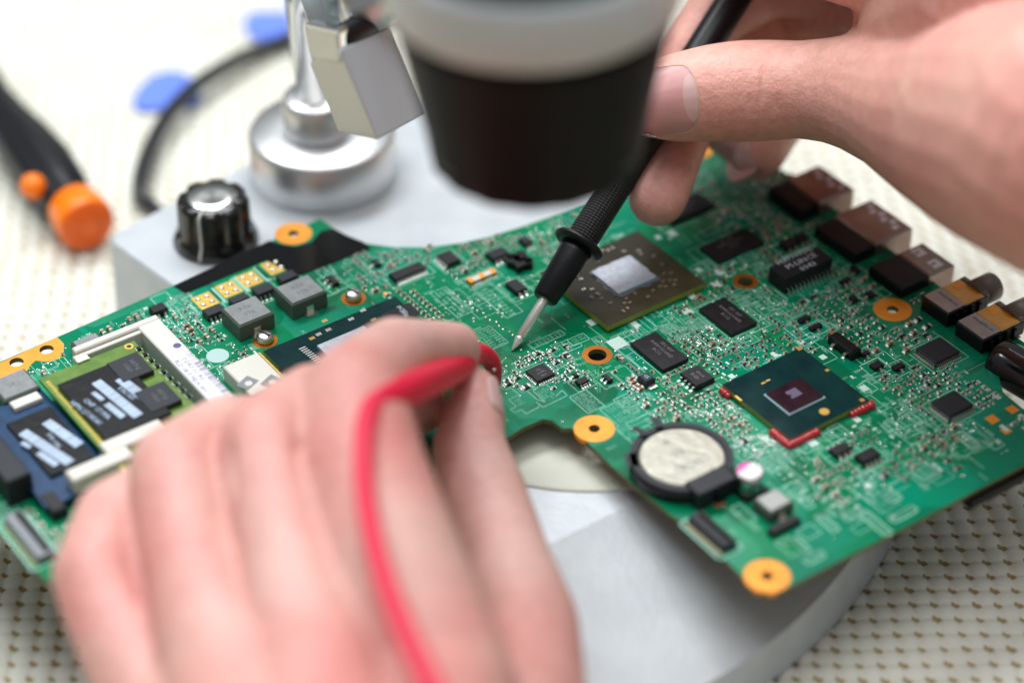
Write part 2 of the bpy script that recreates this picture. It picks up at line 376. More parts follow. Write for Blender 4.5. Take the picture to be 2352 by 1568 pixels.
    def mesh(s, name, org=(0, 0, 0)):
        me = bpy.data.meshes.new(name); ox, oy, oz = org
        me.from_pydata([((x - ox) * S, (y - oy) * S, (z - oz) * S) for x, y, z in s.v], [], s.f)
        for nm in s.names: me.materials.append(MATS[nm])
        me.polygons.foreach_set('material_index', s.m); me.polygons.foreach_set('use_smooth', s.sm); me.update()
        return me
def link(name, me, parent=None, loc=None):
    o = bpy.data.objects.new(name, me); SC.collection.objects.link(o)
    if parent: o.parent = parent
    if loc is not None: o.location = [c * S for c in loc]
    return o
def part(name, mb, parent, org=(0, 0, 0), label=None):
    """a child whose vertices are given in the same axes as its thing (org = the thing's base)"""
    o = link(name, mb.mesh(name, org), parent)
    if label: o['label'] = label
    return o
def thing(name, label, cat, loc=(0, 0, 0), group=None, mesh=None, kind=None, rz=0):
    o = bpy.data.objects.new(name, mesh); SC.collection.objects.link(o)
    o.location = [c * S for c in loc]; o.rotation_euler = (0, 0, rz)
    if label: o['label'] = label; o['category'] = cat
    if group: o['group'] = group
    if kind: o['kind'] = kind
    return o
rnd = random.Random(7)
# ------------------------------------------------------------------ table and non-slip mat
ZM = -3.3
mb = MB(); mb.box((-200, -60, ZM - 3.2), (200, 320, ZM - .15), 'table_top')
t = thing('table', None, None, (0, 0, 0), mesh=mb.mesh('table')); t['kind'] = 'structure'

def foam_mat():
    n = 9; a = Vector((.486, .0)); b = Vector((.024, -.472))      # the two repeats of the woven pads
    e1, e2 = Vector((.470, -.060)), Vector((.035, -.462))
    p0 = P(2114.6, 1282.9, ZM); p0 = Vector((p0.x, p0.y))
    NI, NJ = 112, 118; i0, j0 = -78, -88
    I, J = NI * n + 1, NJ * n + 1
    gi, gj = np.meshgrid(np.arange(I) / n + i0, np.arange(J) / n + j0, indexing='ij')
    g0i, g0j = gi, gj
    gi, gj = gi + .10 * np.sin(gj * .23 + 1) + .07 * np.sin(gi * .31) + .05 * np.sin(gj * .9 + gi * .4), gj + .09 * np.sin(gi * .19 + 2) + .05 * np.sin(gi * .77 - gj * .3)
    x = p0.x + gi * a.x + gj * b.x; y = p0.y + gi * a.y + gj * b.y
    fi = g0i - np.floor(g0i + .5); fj = g0j - np.floor(g0j + .5)       # (0,0) is a hole, (.5,.5) the top of a pad
    ui, uj = np.abs(np.abs(fi) - .5), np.abs(np.abs(fj) - .5)       # distance from the pad centre
    dome = np.clip(1 - (ui / .60) ** 2 - (uj / .62) ** 2, 0, 1) ** .75
    neck = .35 * np.clip(1 - np.abs(fi) * 6, 0, 1)
    rng = np.random.default_rng(3); jit = rng.random((NI + 2, NJ + 2)) * .25 + .85
    ci = np.clip((np.floor(g0i) - i0).astype(int), 0, NI); cj = np.clip((np.floor(g0j) - j0).astype(int), 0, NJ)
    z = ZM - .13 + .145 * dome * jit[ci, cj]
    co = np.stack([x, y, z], -1).reshape(-1, 3) * S
    ii, jj = np.meshgrid(np.arange(I - 1), np.arange(J - 1), indexing='ij')
    q = np.stack([ii * J + jj, ii * J + jj + 1, (ii + 1) * J + jj + 1, (ii + 1) * J + jj], -1).reshape(-1, 4)[:, ::-1]
    me = bpy.data.meshes.new('non_slip_mat'); nf = len(q)
    me.vertices.add(len(co)); me.vertices.foreach_set('co', co.ravel())
    me.loops.add(nf * 4); me.loops.foreach_set('vertex_index', q.ravel().astype(np.int32))
    me.polygons.add(nf); me.polygons.foreach_set('loop_start', np.arange(nf, dtype=np.int32) * 4)
    me.polygons.foreach_set('use_smooth', np.ones(nf, bool)); me.materials.append(MATS['mat_foam']); me.update(calc_edges=True); me.validate()
    uvl = me.uv_layers.new(name='cell'); uvv = np.stack([g0i, g0j], -1).reshape(-1, 2)[q.ravel()]; uvl.data.foreach_set('uv', uvv.astype(np.float32).ravel())
    return me
thing('non_slip_mat', 'cream woven anti-slip mat full of small holes, spread under everything', 'mat', mesh=foam_mat())

# ------------------------------------------------------------------ microscope stand
ZB = -.7
def UVW(u, v, z): return TIP + UX * u + VX * v + Vector((0, 0, z))
so = P(745, 395, ZM)
stand = thing('microscope_stand', 'pale grey microscope stand under the green circuit board, with chrome post and black knob', 'microscope stand', so)
def stand_base():
    arc = []
    for v in np.linspace(-8.6, 7.0, 26): arc.append((9.5 - (14 - math.sqrt(14 * 14 - (v + 1.6) ** 2)), v))
    out = arc + [(6.3, 7.9), (5.2, 8.2), (2, 8.0), (-4, 7.2), (-8, 6.6), (-10.6, 6.0), (-11.6, 5.2), (-11.95, 2.5), (-11.56, -.37), (-10.75, -4.9), (-10.62, -5.15), (-10.3, -5.26), (-7.8, -4.9), (-2, -6.6), (3, -8.6), (6.2, -9.3)]
    def top(u): return ZB if u < 5.3 else ZB - (u - 5.3) * .36
    mb = MB()
    # outline split at the crease u = 5.3
    res = []
    for i in range(len(out)):
        a, b = out[i], out[(i + 1) % len(out)]; res.append(a)
        if (a[0] - 5.3) * (b[0] - 5.3) < 0:
            t = (5.3 - a[0]) / (b[0] - a[0]); res.append((5.3, a[1] + t * (b[1] - a[1])))
    for sgn in (-1, 1):
        pl = [p for p in res if (p[0] - 5.3) * sgn >= -1e-6]
        c = (sum(p[0] for p in pl) / len(pl), sum(p[1] for p in pl) / len(pl))
        inn = [(p[0] + (c[0] - p[0]) * (0 if abs(p[0] - 5.3) < 1e-6 else .012), p[1] + (c[1] - p[1]) * .012) for p in pl]
        m = MB().prism(inn, 0, 1, 'paint_grey')
        tops = [(v, f) for f in m.f if all(abs(m.v[i][2] - 1) < 1e-6 for i in f) for v in [0]]
        for _, f in tops:
            mb.add([UVW(m.v[i][0], m.v[i][1], top(m.v[i][0])) for i in f], [tuple(range(len(f)))], 'paint_grey')
        n = len(pl)
        for i in range(n):
            j = (i + 1) % n
            if abs(pl[i][0] - 5.3) < 1e-6 and abs(pl[j][0] - 5.3) < 1e-6: continue
            a, b, c2, d = inn[i], inn[j], pl[j], pl[i]
            mb.add([UVW(*a, top(a[0])), UVW(*b, top(b[0])), UVW(*c2, top(c2[0]) - .09), UVW(*d, top(d[0]) - .09)], [(0, 1, 2, 3)], 'paint_grey')
            f = 1.012
            mb.add([UVW(*d, top(d[0]) - .09), UVW(*c2, top(c2[0]) - .09), UVW(c2[0] * f, c2[1] * f, ZM + .02), UVW(d[0] * f, d[1] * f, ZM + .02)], [(0, 1, 2, 3)], 'paint_grey')
    return mb
part('stand_base', stand_base(), stand, so)
pc = UVW(.48, 1.78, 0)
mb = MB(); mb.lathe([(4.86, ZB - .1), (4.86, ZB + .02), (4.80, ZB + .06), (0.001, ZB + .06)], 'plate_cream', o=(pc.x, pc.y, 0), n=120); part('stage_plate', mb, stand, so)
mb = MB(); mb.ring((pc.x, pc.y), 4.865, 4.93, ZB + .002, ZB + .012, 'plate_cream', n=120)
fl = P(745, 395, ZB)
mb = MB(); mb.lathe([(1.93, ZB), (1.95, ZB + .1), (1.95, ZB + 1.27), (1.85, ZB + 1.38), (1.0, ZB + 1.40)], 'aluminium', o=(fl.x, fl.y, 0), n=72)
part('flange', mb, stand, so)
f2 = (fl.x - .12, fl.y, 0)
mb = MB(); mb.lathe([(.86, ZB + 1.40), (.88, ZB + 1.46), (.88, ZB + 2.32), (.80, ZB + 2.42), (.3, ZB + 2.43)], 'aluminium', o=f2, n=64)
part('collar', mb, stand, so)
mb = MB(); mb.tube([(f2[0] - .06, f2[1], ZB + 2.4), (f2[0] - .62, f2[1] - .1, ZB + 14)], .47, 'chrome', n=48, sub=1)
part('post', mb, stand, so)

def hexa(mb, A, Bp, C, Dd, ex, mats):
    """block with front face A B C D and an edge vector ex to its back"""
    p = [A, Bp, C, Dd] + [q + ex for q in (A, Bp, C, Dd)]
    for f, m in zip([(0, 1, 2, 3), (0, 4, 5, 1), (1, 5, 6, 2), (2, 6, 7, 3), (3, 7, 4, 0), (4, 7, 6, 5)], mats): mb.add(p, [f], m)
def chamfer(o, w=.06, seg=3):
    b = o.modifiers.new('bevel', 'BEVEL'); b.width = w * S; b.segments = seg; b.limit_method = 'ANGLE'; b.angle_limit = math.radians(35)
def weld(mb):
    """merge shared corners so a bevel can round them"""
    seen = {}; idx = []
    nv = []
    for v in mb.v:
        k = tuple(round(c, 4) for c in v)
        if k not in seen: seen[k] = len(nv); nv.append(v)
        idx.append(seen[k])
    mb.v = nv; mb.f = [tuple(idx[i] for i in f) for f in mb.f]; return mb
# focusing bracket on the post, hanging beside the tube
A_, B_, C_, D_ = D(779, 113, 53), D(868, 323, 54.0), D(777, 304, 55.6), D(710, 143, 54.6)
ex = D(895, 60, 55.2) - A_
mb = MB(); hexa(mb, A_, B_, C_, D_, ex, ['bracket_lit_face'] + ['cast_grey'] * 5)  # lit and shaded sides painted: front face paler and warmer, the rest bluish
o = part('focus_bracket', weld(mb), stand, so); chamfer(o, .07)
mb = MB()
a, b, c, d = D(774, 70, 52.9), D(783, 150, 53.2), D(715, 143, 54.5), D(694, 52, 54.2)
hexa(mb, a, b, c, d, (D(870, 20, 55.2) - D(779, 60, 53)) * .30, ['bracket_lit_face', 'chrome', 'chrome', 'chrome', 'chrome', 'chrome'])
o = part('clamp_plate', weld(mb), stand, so); chamfer(o, .12, 4)
mb = MB(); mb.tube([D(770, 100, 53.6), D(800, 78, 53.9), D(885, 30, 55.2)], .30, 'plastic_black', n=20)  # black tube laid in to draw the dark of the clamp's slot
part('dark_slot', mb, stand, so)
mb = MB(); mb.tube([D(790, 30, 54.6), D(960, -60, 55)], .75, 'aluminium', n=40, sub=1); part('focus_arm', mb, stand, so)
mb = MB(); mb.tube([D(700, 20, 56.5), D(860, -40, 56.5)], .62, 'cast_grey', n=40, sub=1); part('clamp_block', mb, stand, so)

tp_ = Vector((f2[0] - .45, f2[1] - .08, ZB + 11.5)); mb = MB(); mb.tube([tp_, D(800, 10, 54.9)], .55, 'cast_grey', n=32, sub=1); mb.tube([tp_ + Vector((0, 0, .8)), Vector((.4, 40.5, ZB + 17))], .6, 'cast_grey', n=32, sub=1); part('support_arm', mb, stand, so)
# potentiometer knob on the stand
kp = P(497, 552, ZB)
mb = MB()
def flute(a, h, j):
    q = math.cos(8 * a + .4); return 1 - .12 * (max(0, -q) ** .7) if 2 <= j <= 5 else 1
mb.lathe([(1.06, 0), (1.10, .10), (1.02, .30), (.93, .42), (.92, 1.22), (.86, 1.33), (.64, 1.36)], 'knob_black', o=kp, n=128, wob=flute)
kn = part('knob', mb, stand, so)
mb = MB(); mb.lathe([(.64, 1.355), (.62, 1.385), (.30, 1.375), (.0005, 1.36)], 'spun_metal', o=kp, n=64)
o = link('knob_cap', mb.mesh('knob_cap', so), kn)
pd = (Vector((cam.location.x / S, cam.location.y / S, 0)) - Vector((kp.x, kp.y, 0))).normalized(); pd.rotate(Matrix.Rotation(-.42, 3, 'Z'))
pts = [kp + pd * r + Vector((0, 0, h)) for r, h in ((.66, 1.375), (.90, 1.33), (.945, 1.2), (.96, .42), (1.08, .26), (1.125, .08))]
mb = MB(); mb.tube(pts, .038, 'pointer_white', n=8, sub=2); o = link('pointer', mb.mesh('pointer', so), kn)

# microscope tube
bc = D(1232, 324, 47.4) + Vector((0, 0, -.26))
sc = thing('microscope_tube', 'black tapered microscope tube with a light grey collar, hanging above the board', 'microscope', bc)
mb = MB()
def scal(a, h, j): return 1 + (.010 * math.cos(16 * a + 1.0) if j in (1, 2) else (.006 * math.cos(16 * a + 1.0) if j == 3 else 0))
mb.lathe([(1.5, .05), (2.02, 0), (2.10, .08), (2.14, .35), (2.20, .8), (2.42, 1.9), (2.56, 2.6), (2.71, 3.2), (2.79, 3.55)], 'scope_black', o=bc, n=108, wob=scal)
part('objective_cone', mb, sc, bc)
mb = MB(); mb.lathe([(2.79, 3.55), (2.85, 3.6), (2.90, 4.0), (2.92, 4.7), (2.88, 4.86), (2.8, 4.9)], 'scope_light', o=bc, n=96); part('collar', mb, sc, bc)
mb = MB(); mb.lathe([(2.7, 4.9), (2.78, 4.98), (2.86, 7.4), (2.8, 8.2), (1.4, 8.3)], 'scope_dark', o=bc, n=96); part('tube_body', mb, sc, bc)
def side(ang, h, r): return bc + Vector((math.sin(ang) * r, -math.cos(ang) * r, h))
for a0 in (-1.05, .85):
    mb = MB()
    for k in range(7):
        a = a0 + k * .035; h = .42 + .03 * (k % 2); r = 2.175 + .005 * (k % 2)
        mb.add([side(a, h, r), side(a + .02, h, r), side(a + .02, h + .14 + .05 * (k % 3), r + .055), side(a, h + .14 + .05 * (k % 3), r + .055)], [(0, 1, 2, 3)], 'mark_grey')
    part('marking', mb, sc, bc)
sc.rotation_euler = (0, -.025, 0)

# ------------------------------------------------------------------ cable, picks, screwdriver
pts = [P(420, 520, ZM + .9), P(378, 500, ZM + .6), P(345, 475, ZM + .25), P(322, 440, ZM + .4), P(333, 370, ZM + .5), P(375, 280, ZM + .6), P(440, 205, ZM + .6), P(530, 145, ZM + .5), P(620, 105, ZM + .35), P(720, 75, ZM + .25), P(860, 50, ZM + .2), P(1300, -60, ZM + .2), P(1900, -120, ZM + .2)]
c0 = pts[0]; mb = MB(); mb.tube(pts, .23, 'cable_black', n=16)
thing('power_cable', 'black power cable curving over the mat behind the black knob', 'cable', c0, mesh=mb.mesh('power_cable', c0))
def pick(poly, label):
    c = P(sum(p[0] for p in poly) / len(poly), sum(p[1] for p in poly) / len(poly), ZM)
    o = thing('opening_pick', label, 'opening pick', c, group='blue opening picks', mesh=MB().prism([P(*p, ZM + .02) for p in poly], ZM + .03, ZM + .13, 'pick_blue').mesh('opening_pick', c))
    chamfer(o, .03, 2)
pick([(305, 237), (322, 205), (350, 180), (388, 168), (420, 172), (446, 190), (462, 225), (448, 246), (420, 250), (330, 258), (308, 250)], 'blue plastic opening pick crossed by the black cable, the one nearer the screwdriver')
pick([(560, 62), (566, 40), (600, 32), (680, 34), (680, 88), (640, 100), (600, 96), (572, 86)], 'blue plastic opening pick touching the chrome post of the stand')
sd0 = P(195, 505, ZM)
sd = thing('screwdriver', 'black handled screwdriver with an orange end cap lying on the mat', 'screwdriver', sd0)
a0, a1 = P(203, 520, ZM + .85), P(-150, 60, ZM + .8); ax = (a1 - a0).normalized(); LL = (a1 - a0).length
zoff = Vector((0, 0, 0))
mb = MB(); mb.lathe([(.55, 1.05), (.66, 1.2), (.78, 2.2), (.86, 3.4), (.80, 4.8), (.66, 6.2), (.60, 7.5), (.7, 9), (.7, 11), (.3, 11.5)], 'driver_black', o=a0, ax=ax, n=40, wob=lambda a, h, j: 1 + .05 * math.cos(6 * a))
part('handle', mb, sd, sd0)
mb = MB(); mb.lathe([(.26, 11.4), (.25, 11.6), (.25, 19.5), (.30, 20.3), (.05, 20.8)], 'chrome', o=a0, ax=ax, n=24); part('blade', mb, sd, sd0)
mb = MB(); mb.lathe([(.28, -.13), (.3, 0), (.62, -.02), (.76, .06), (.80, .22), (.76, 1.0), (.6, 1.12)], 'driver_orange', o=a0, ax=ax, n=48, mats=['driver_orange_dark'] * 3 + ['driver_orange'] * 3)
part('end_cap', mb, sd, sd0)
mb = MB(); bb = P(76, 428, ZM + 1.35); mb.lathe([(.34, -.12), (.36, .1), (.25, .3), (.05, .36)], 'driver_orange', o=bb, ax=(Vector((0, 0, CAMZ)) - bb), n=24); part('inlay', mb, sd, sd0)
# ------------------------------------------------------------------ test probes
def axis_probe(root, o, ax, spec): pass
tip = TIP + Vector((0, 0, .03)); far = D(1652, 52, 59.3); pax = (far - tip).normalized(); plen = (far - tip).length
def along(px, py):                       # distance along the probe axis seen at a picture point
    best = min((((W / 2 + F * q.x / dep - px) ** 2 + (H / 2 - F * (q.y * SP + (q.z - CAMZ) * CP) / dep - py) ** 2), t) for t in [k * .02 for k in range(0, 700)]
               for q in [tip + pax * t] for dep in [q.y * CP - (q.z - CAMZ) * SP])
    return best[1]
pb = thing('test_probe', 'black test probe with a shiny metal tip touching the board, held by the thumb', 'test probe', tip)
s1, s2, s3, s4 = along(1196, 772), along(1250, 685), along(1326, 556), along(1480, 318)
mb = MB(); mb.lathe([(.004, 0), (.025, .03), (.115, s1 * .80), (.12, s1 * .86), (.07, s1 * .93), (.072, s1 * 1.0), (.118, s1 * 1.06), (.118, s2), (.13, s2 + .2)], 'probe_metal', o=tip, ax=pax, n=32)
part('metal_tip', mb, pb, tip)
mb = MB(); mb.lathe([(.10, s2 - .01), (.27, s2 - .02), (.315, s2 + .04), (.39, s3 - .30), (.41, s3 - .13)], 'probe_black', o=tip, ax=pax, n=48); part('sleeve', mb, pb, tip)
mb = MB(); mb.lathe([(.38, s3 - .14), (.57, s3 - .13), (.65, s3 - .07), (.655, s3 - .01), (.59, s3 + .05), (.38, s3 + .07)], 'probe_black', o=tip, ax=pax, n=56); part('finger_guard', mb, pb, tip)
prof = []; h = s3 + .04; k = 0
while h < s4: prof += [(.368, h), (.39, h + .022), (.39, h + .048), (.368, h + .07)]; h += .072; k += 1
mb = MB(); mb.lathe(prof, 'probe_knurl', o=tip, ax=pax, n=84, smooth=False, wob=lambda a, h, j: 1 + (.02 * math.cos(28 * a) if j % 4 in (1, 2) and math.cos(a * 2) > -.75 else 0))
part('grip', mb, pb, tip)
mb = MB(); mb.lathe([(.36, s4 - .02), (.40, s4 + .1), (.41, plen), (.40, plen + 4), (.3, plen + 7), (.1, plen + 7.4)], 'probe_black', o=tip, ax=pax, n=48); part('handle', mb, pb, tip)

def NEAR(d): return 56 - (56 - d) * .72          # distance scale of the hand in front
def DL(px, py, d): return D(px, py, NEAR(d))
r0 = DL(855, 938, 44.9)
rp = thing('test_lead', 'red test probe and its red cable pinched by the blurred hand in front', 'test lead', r0)
mb = MB(); mb.tube([DL(848, 945, 44.7), DL(880, 922, 45.3), DL(960, 885, 47.4), DL(1040, 848, 51.2), DL(1085, 815, 53.6), DL(1117, 818, 54.4), DL(1133, 842, 54.9), DL(1136, 880, 55.4)],
           [.28, .35, .35, .33, .29, .22, .20, .15], 'red_rubber', n=28); part('probe_body', mb, rp, r0)
mb = MB(); mb.tube([D(1133, 850, 54.9), D(1146, 838, 55.3), D(1156, 828, 55.8), D(1162, 822, 56.2)], [.05, .035, .02, .008], 'probe_metal', n=10); part('metal_tip', mb, rp, r0)
mb = MB(); mb.tube([DL(900, 905, 45.8), DL(862, 925, 44.8), DL(840, 980, 43.4), DL(836, 1090, 41.8), DL(850, 1200, 40.2), DL(880, 1320, 38.6), DL(930, 1450, 36.9), DL(990, 1575, 35.6), DL(1040, 1690, 34.6), DL(1080, 1900, 33)],
           [.22, .25, .215, .20, .20, .205, .21, .215, .215, .215], 'red_cable', n=24); part('cable', mb, rp, r0)

# ------------------------------------------------------------------ hands: one continuous voxel-blended surface each
def ball(mb, c, r, n=20):
    vs = []; fs = []
    for i in range(1, n // 2):
        a = math.pi * i / (n // 2)
        for j in range(n): b = 2 * math.pi * j / n; vs.append(c + Vector((math.sin(a) * math.cos(b), math.sin(a) * math.sin(b), math.cos(a))) * r)
    R = n // 2 - 1
    for i in range(R - 1):
        for j in range(n): fs.append((i * n + j, (i + 1) * n + j, (i + 1) * n + (j + 1) % n, i * n + (j + 1) % n))
    vs += [c + Vector((0, 0, r)), c - Vector((0, 0, r))]
    for j in range(n): fs.append((R * n, j, (j + 1) % n)); fs.append((R * n + 1, (R - 1) * n + (j + 1) % n, (R - 1) * n + j))
    mb.add(vs, fs, 'skin_left')
def cone(mb, a, ra, b, rb, n=24):
    d = b - a; L_ = d.length
    if L_ < 1e-4: return
    t = d / L_; e1 = t.orthogonal().normalized(); e2 = t.cross(e1); sn = (ra - rb) / L_; sn = max(-.95, min(.95, sn)); cs = math.sqrt(1 - sn * sn); vs = []
    for c, r in ((a, ra), (b, rb)):
        for k in range(n):
            u = e1 * math.cos(2 * math.pi * k / n) + e2 * math.sin(2 * math.pi * k / n)
            vs.append(c + t * sn * r + u * cs * r)
    mb.add(vs, [(k, (k + 1) % n, n + (k + 1) % n, n + k) for k in range(n)] + [tuple(range(n))[::-1], tuple(range(n, 2 * n))], 'skin_left')
def flesh(name, chains, m, org, vox, smooth, parent=None, press=()):
    mb = MB()
    for ch in chains:
        q = [K(c[0], c[1], NEAR(c[2]) if m == 'skin_left' else c[2], c[3]) for c in ch]
        for i, (c, r) in enumerate(q):
            ball(mb, c, r)
            if i: cone(mb, q[i - 1][0], q[i - 1][1], c, r)
    me = mb.mesh(name, org); o = bpy.data.objects.new('tmp', me); SC.collection.objects.link(o)
    a = o.modifiers.new('r', 'REMESH'); a.mode = 'VOXEL'; a.voxel_size = vox * S; a.use_smooth_shade = True
    b = o.modifiers.new('s', 'SMOOTH'); b.iterations = smooth; b.factor = .5
    dg = bpy.context.evaluated_depsgraph_get(); nm = bpy.data.meshes.new_from_object(o.evaluated_get(dg)); nm.name = name
    bpy.data.objects.remove(o)
    nv = len(nm.vertices); co = np.empty(nv * 3); nm.vertices.foreach_get('co', co); co = co.reshape(-1, 3) / S + np.array(org)
    no = np.empty(nv * 3); nm.vertices.foreach_get('normal', no); no = no.reshape(-1, 3)
    for kind, c, r, amt, dirv in press:        # local creases and swellings: kind, centre, reach, depth, crease direction
        c = np.array(c); d = co - c
        if kind == 'dent': w = np.exp(-(d ** 2).sum(1) / r ** 2); co += no * (w * amt)[:, None]
        else:
            dv = np.array(dirv) / np.linalg.norm(dirv); al = d @ dv; pe = np.linalg.norm(d - al[:, None] * dv, axis=1) if kind == 'line' else np.abs(d @ np.cross(dv, kind))
            w = np.exp(-(pe / (r * .10)) ** 2 - (al / r) ** 2); co += no * (w * amt)[:, None]
    nm.vertices.foreach_set('co', ((co - np.array(org)) * S).ravel())
    nm.polygons.foreach_set('use_smooth', np.ones(len(nm.polygons), bool)); nm.materials.clear(); nm.materials.append(MATS[m]); nm.update()
    return nm
from mathutils.bvhtree import BVHTree
def nail(root, org, c, ax, nrm, width, length, m='nail', name='nail', lunula=True):
    """plate lying on the finger: c = its middle, ax = towards the fingertip, nrm = outward; it follows the skin under it"""
    ax = Vector(ax).normalized(); nrm = Vector(nrm); nrm = (nrm - ax * nrm.dot(ax)).normalized(); bt = ax.cross(nrm)
    me = root.data; bvh = BVHTree.FromPolygons([v.co / S + org for v in me.vertices], [tuple(p.vertices) for p in me.polygons])
    def on(p):
        h = bvh.ray_cast(p + nrm * 1.2, -nrm, 3.0); return h[0] if h[0] else p
    NU, NV = 64, 52; mb = MB(); top = []; bot = []
    for i in range(NU + 1):
        s_ = -1 + 2 * i / NU
        wd_ = (1 - max(0, -s_) ** 8 * .22) * (1 - max(0, s_) ** 6 * .3)
        for j in range(NV + 1):
            t = -1 + 2 * j / NV; ss = s_ * (1 - (.09 if s_ < 0 else .10) * abs(t) ** 3.5)
            q = on(c + ax * (ss * length / 2) + bt * (t * wd_ * width / 2)); e = 1 - max(abs(s_) if s_ < 0 else 0, abs(t)) ** 8
            top.append(q + nrm * (.012 + .030 * e + .015 * (1 - t * t) + .02 * max(0, s_))); bot.append(q - nrm * .03)
    n1 = NV + 1
    fs = [(i * n1 + j, (i + 1) * n1 + j, (i + 1) * n1 + j + 1, i * n1 + j + 1) for i in range(NU) for j in range(NV)]
    mb.add(top, fs, m, True)
    if lunula:
        k = mb.mi('nail_pale')
        for q, (i, j) in enumerate([(i, j) for i in range(NU) for j in range(NV)]):
            t = (j + .5) / NV * 2 - 1; s_ = (i + .5) / NU * 2 - 1
            if (s_ + 1.0) ** 2 / .22 + t * t / .62 < 1: mb.m[q] = k
    rim = [j for j in range(n1)] + [i * n1 + NV for i in range(1, NU + 1)] + [NU * n1 + j for j in range(NV - 1, -1, -1)] + [i * n1 for i in range(NU - 1, 0, -1)]
    N_ = len(rim); mb.add([top[i] for i in rim] + [bot[i] for i in rim], [(k, (k + 1) % N_, N_ + (k + 1) % N_, N_ + k) for k in range(N_)], m, True)
    ob = link(name, mb.mesh(name, org), root)
    path = [i * n1 + NV for i in range(int(NU * .8), 0, -1)] + [j for j in range(NV, -1, -1)] + [i * n1 for i in range(1, int(NU * .8))]
    pts = [top[i] - nrm * .012 + (top[i] - c).normalized() * .012 for i in path]
    m2 = MB(); m2.tube(pts, [.010 + .012 * math.sin(math.pi * k / (len(pts) - 1)) for k in range(len(pts))], 'cuticle', n=8, sub=2); link('cuticle', m2.mesh('cuticle', org), ob)
    return ob

lo = DL(700, 1400, 41)
LH = [
    [(1010, 1580, 40.8, 178), (905, 1290, 42.6, 160), (832, 1080, 44.8, 150), (812, 905, 46.8, 118), (905, 822, 49.8, 95), (1020, 804, 52.2, 68), (1042, 803, 52.7, 64)],     # index
    [(720, 1500, 40.8, 140), (650, 1240, 43.2, 108), (612, 1015, 45.8, 112), (720, 925, 48.6, 92), (870, 945, 51.2, 72), (965, 935, 53.0, 62)],                                    # middle
    [(500, 1500, 41.6, 138), (430, 1260, 44.3, 112), (404, 1080, 46.2, 110), (520, 1000, 49.2, 95), (690, 985, 52.5, 72)],                                      # ring
    [(375, 1640, 42.0, 132), (245, 1400, 44.2, 100), (222, 1322, 44.9, 103), (262, 1190, 46.8, 92), (370, 1120, 49.5, 80), (520, 1090, 52, 66)],                                     # little finger
    [(1092, 893, 52.7, 50), (1088, 945, 52.3, 68), (1078, 1030, 51.4, 86), (1108, 1140, 50.0, 104), (1166, 1290, 47.8, 102), (1215, 1430, 45.6, 116), (1215, 1600, 43.4, 136), (1120, 1800, 40.5, 200)],          # thumb
    [(1010, 1580, 40.8, 178), (980, 1760, 38.6, 200), (900, 2050, 33, 260), (860, 2500, 27, 300), (820, 3100, 20, 380)], [(720, 1500, 40.8, 140), (740, 1740, 38.2, 200), (820, 2050, 33, 260)],
    [(500, 1500, 41.8, 138), (600, 1740, 38.8, 200), (760, 2050, 33, 260)], [(375, 1640, 42.0, 132), (520, 1800, 39, 190), (740, 2050, 33.6, 250)],
    [(1010, 1600, 41.4, 150), (720, 1520, 41.6, 140), (500, 1520, 42.4, 130)], [(1120, 1800, 40.5, 190), (900, 2050, 33, 260)], [(1010, 1580, 42.5, 150), (1215, 1610, 43.6, 120)],
]
pr = [('line', DL(534, 1060, 44.4), 1.3, -.55, DL(508, 1180, 43.2) - DL(565, 950, 45.4)), ('line', DL(303, 1240, 44.4), 1.3, -.55, DL(328, 1350, 43.4) - DL(286, 1140, 45.2)), ('line', DL(686, 1070, 43.9), 1.2, -.30, DL(682, 1190, 43) - DL(692, 930, 45)), ('dent', DL(540, 1420, 40.4), .9, .10, None), ('dent', DL(760, 1440, 39.3), .9, .08, None)]
lh = thing('hand', 'large blurred hand in front, pinching the red test lead over the board', 'hand', lo, mesh=flesh('hand', LH, 'skin_left', lo, .085, 3, press=pr))
tn = DL(1128, 925, 52.35)
nail(lh, lo, tn, DL(1112, 850, 53.3) - DL(1128, 960, 52.0), (Vector((0, 0, CAMZ)) - tn).normalized() + Vector((.75, 0, 0)), .72, .95, m='nail_pale', lunula=False, name='thumbnail')

ro = D(2200, 300, 51)
RH = [
    [(1462, 238, 56.9, 66), (1505, 231, 57.1, 86), (1560, 224, 57.25, 102), (1640, 214, 57.35, 112), (1700, 210, 57.35, 117), (1765, 208, 57.3, 116), (1840, 206, 57.1, 112), (1920, 208, 56.7, 122), (1990, 214, 56.1, 140), (2080, 236, 55.2, 165), (2200, 270, 53.4, 218), (2330, 290, 51.2, 285), (2490, 330, 49, 330), (2900, 480, 46.5, 330), (3500, 640, 43, 350)],
    [(1700, -240, 58, 150), (1900, -210, 57, 200), (2150, -150, 55, 220)],  # extra mass above the frame, added to shade the fingers below it
    [(2110, 130, 56.2, 150), (2180, 20, 55.2, 200), (2330, -40, 52.5, 260)],
    [(1990, 214, 56.1, 128), (2090, 110, 56.6, 130), (2120, -60, 56.5, 160)],
    [(2150, -60, 57.0, 120), (1960, -60, 59.6, 95), (1760, -40, 60.6, 82), (1650, 30, 60.3, 76), (1580, 120, 60.0, 70), (1545, 190, 59.8, 62)],            # index
    [(2180, 60, 57.0, 120), (2000, 30, 59.8, 96), (1830, 20, 61.8, 88), (1680, 90, 62.2, 84), (1590, 220, 60.9, 80), (1548, 335, 59.4, 74), (1522, 420, 58.6, 71), (1510, 452, 58.4, 69)],   # middle
    [(2200, 120, 57.4, 120), (2060, 110, 60.4, 96), (1930, 120, 62.8, 84), (1830, 200, 63.0, 78), (1768, 300, 62.0, 68), (1742, 352, 61.5, 62)],              # ring
]
i1, i2 = D(1775, 160, 56.2), D(1765, 250, 56.2)
ct = D(1760, 205, 56.1); cv = (D(1752, 290, 56.6) - D(1772, 120, 56.6))
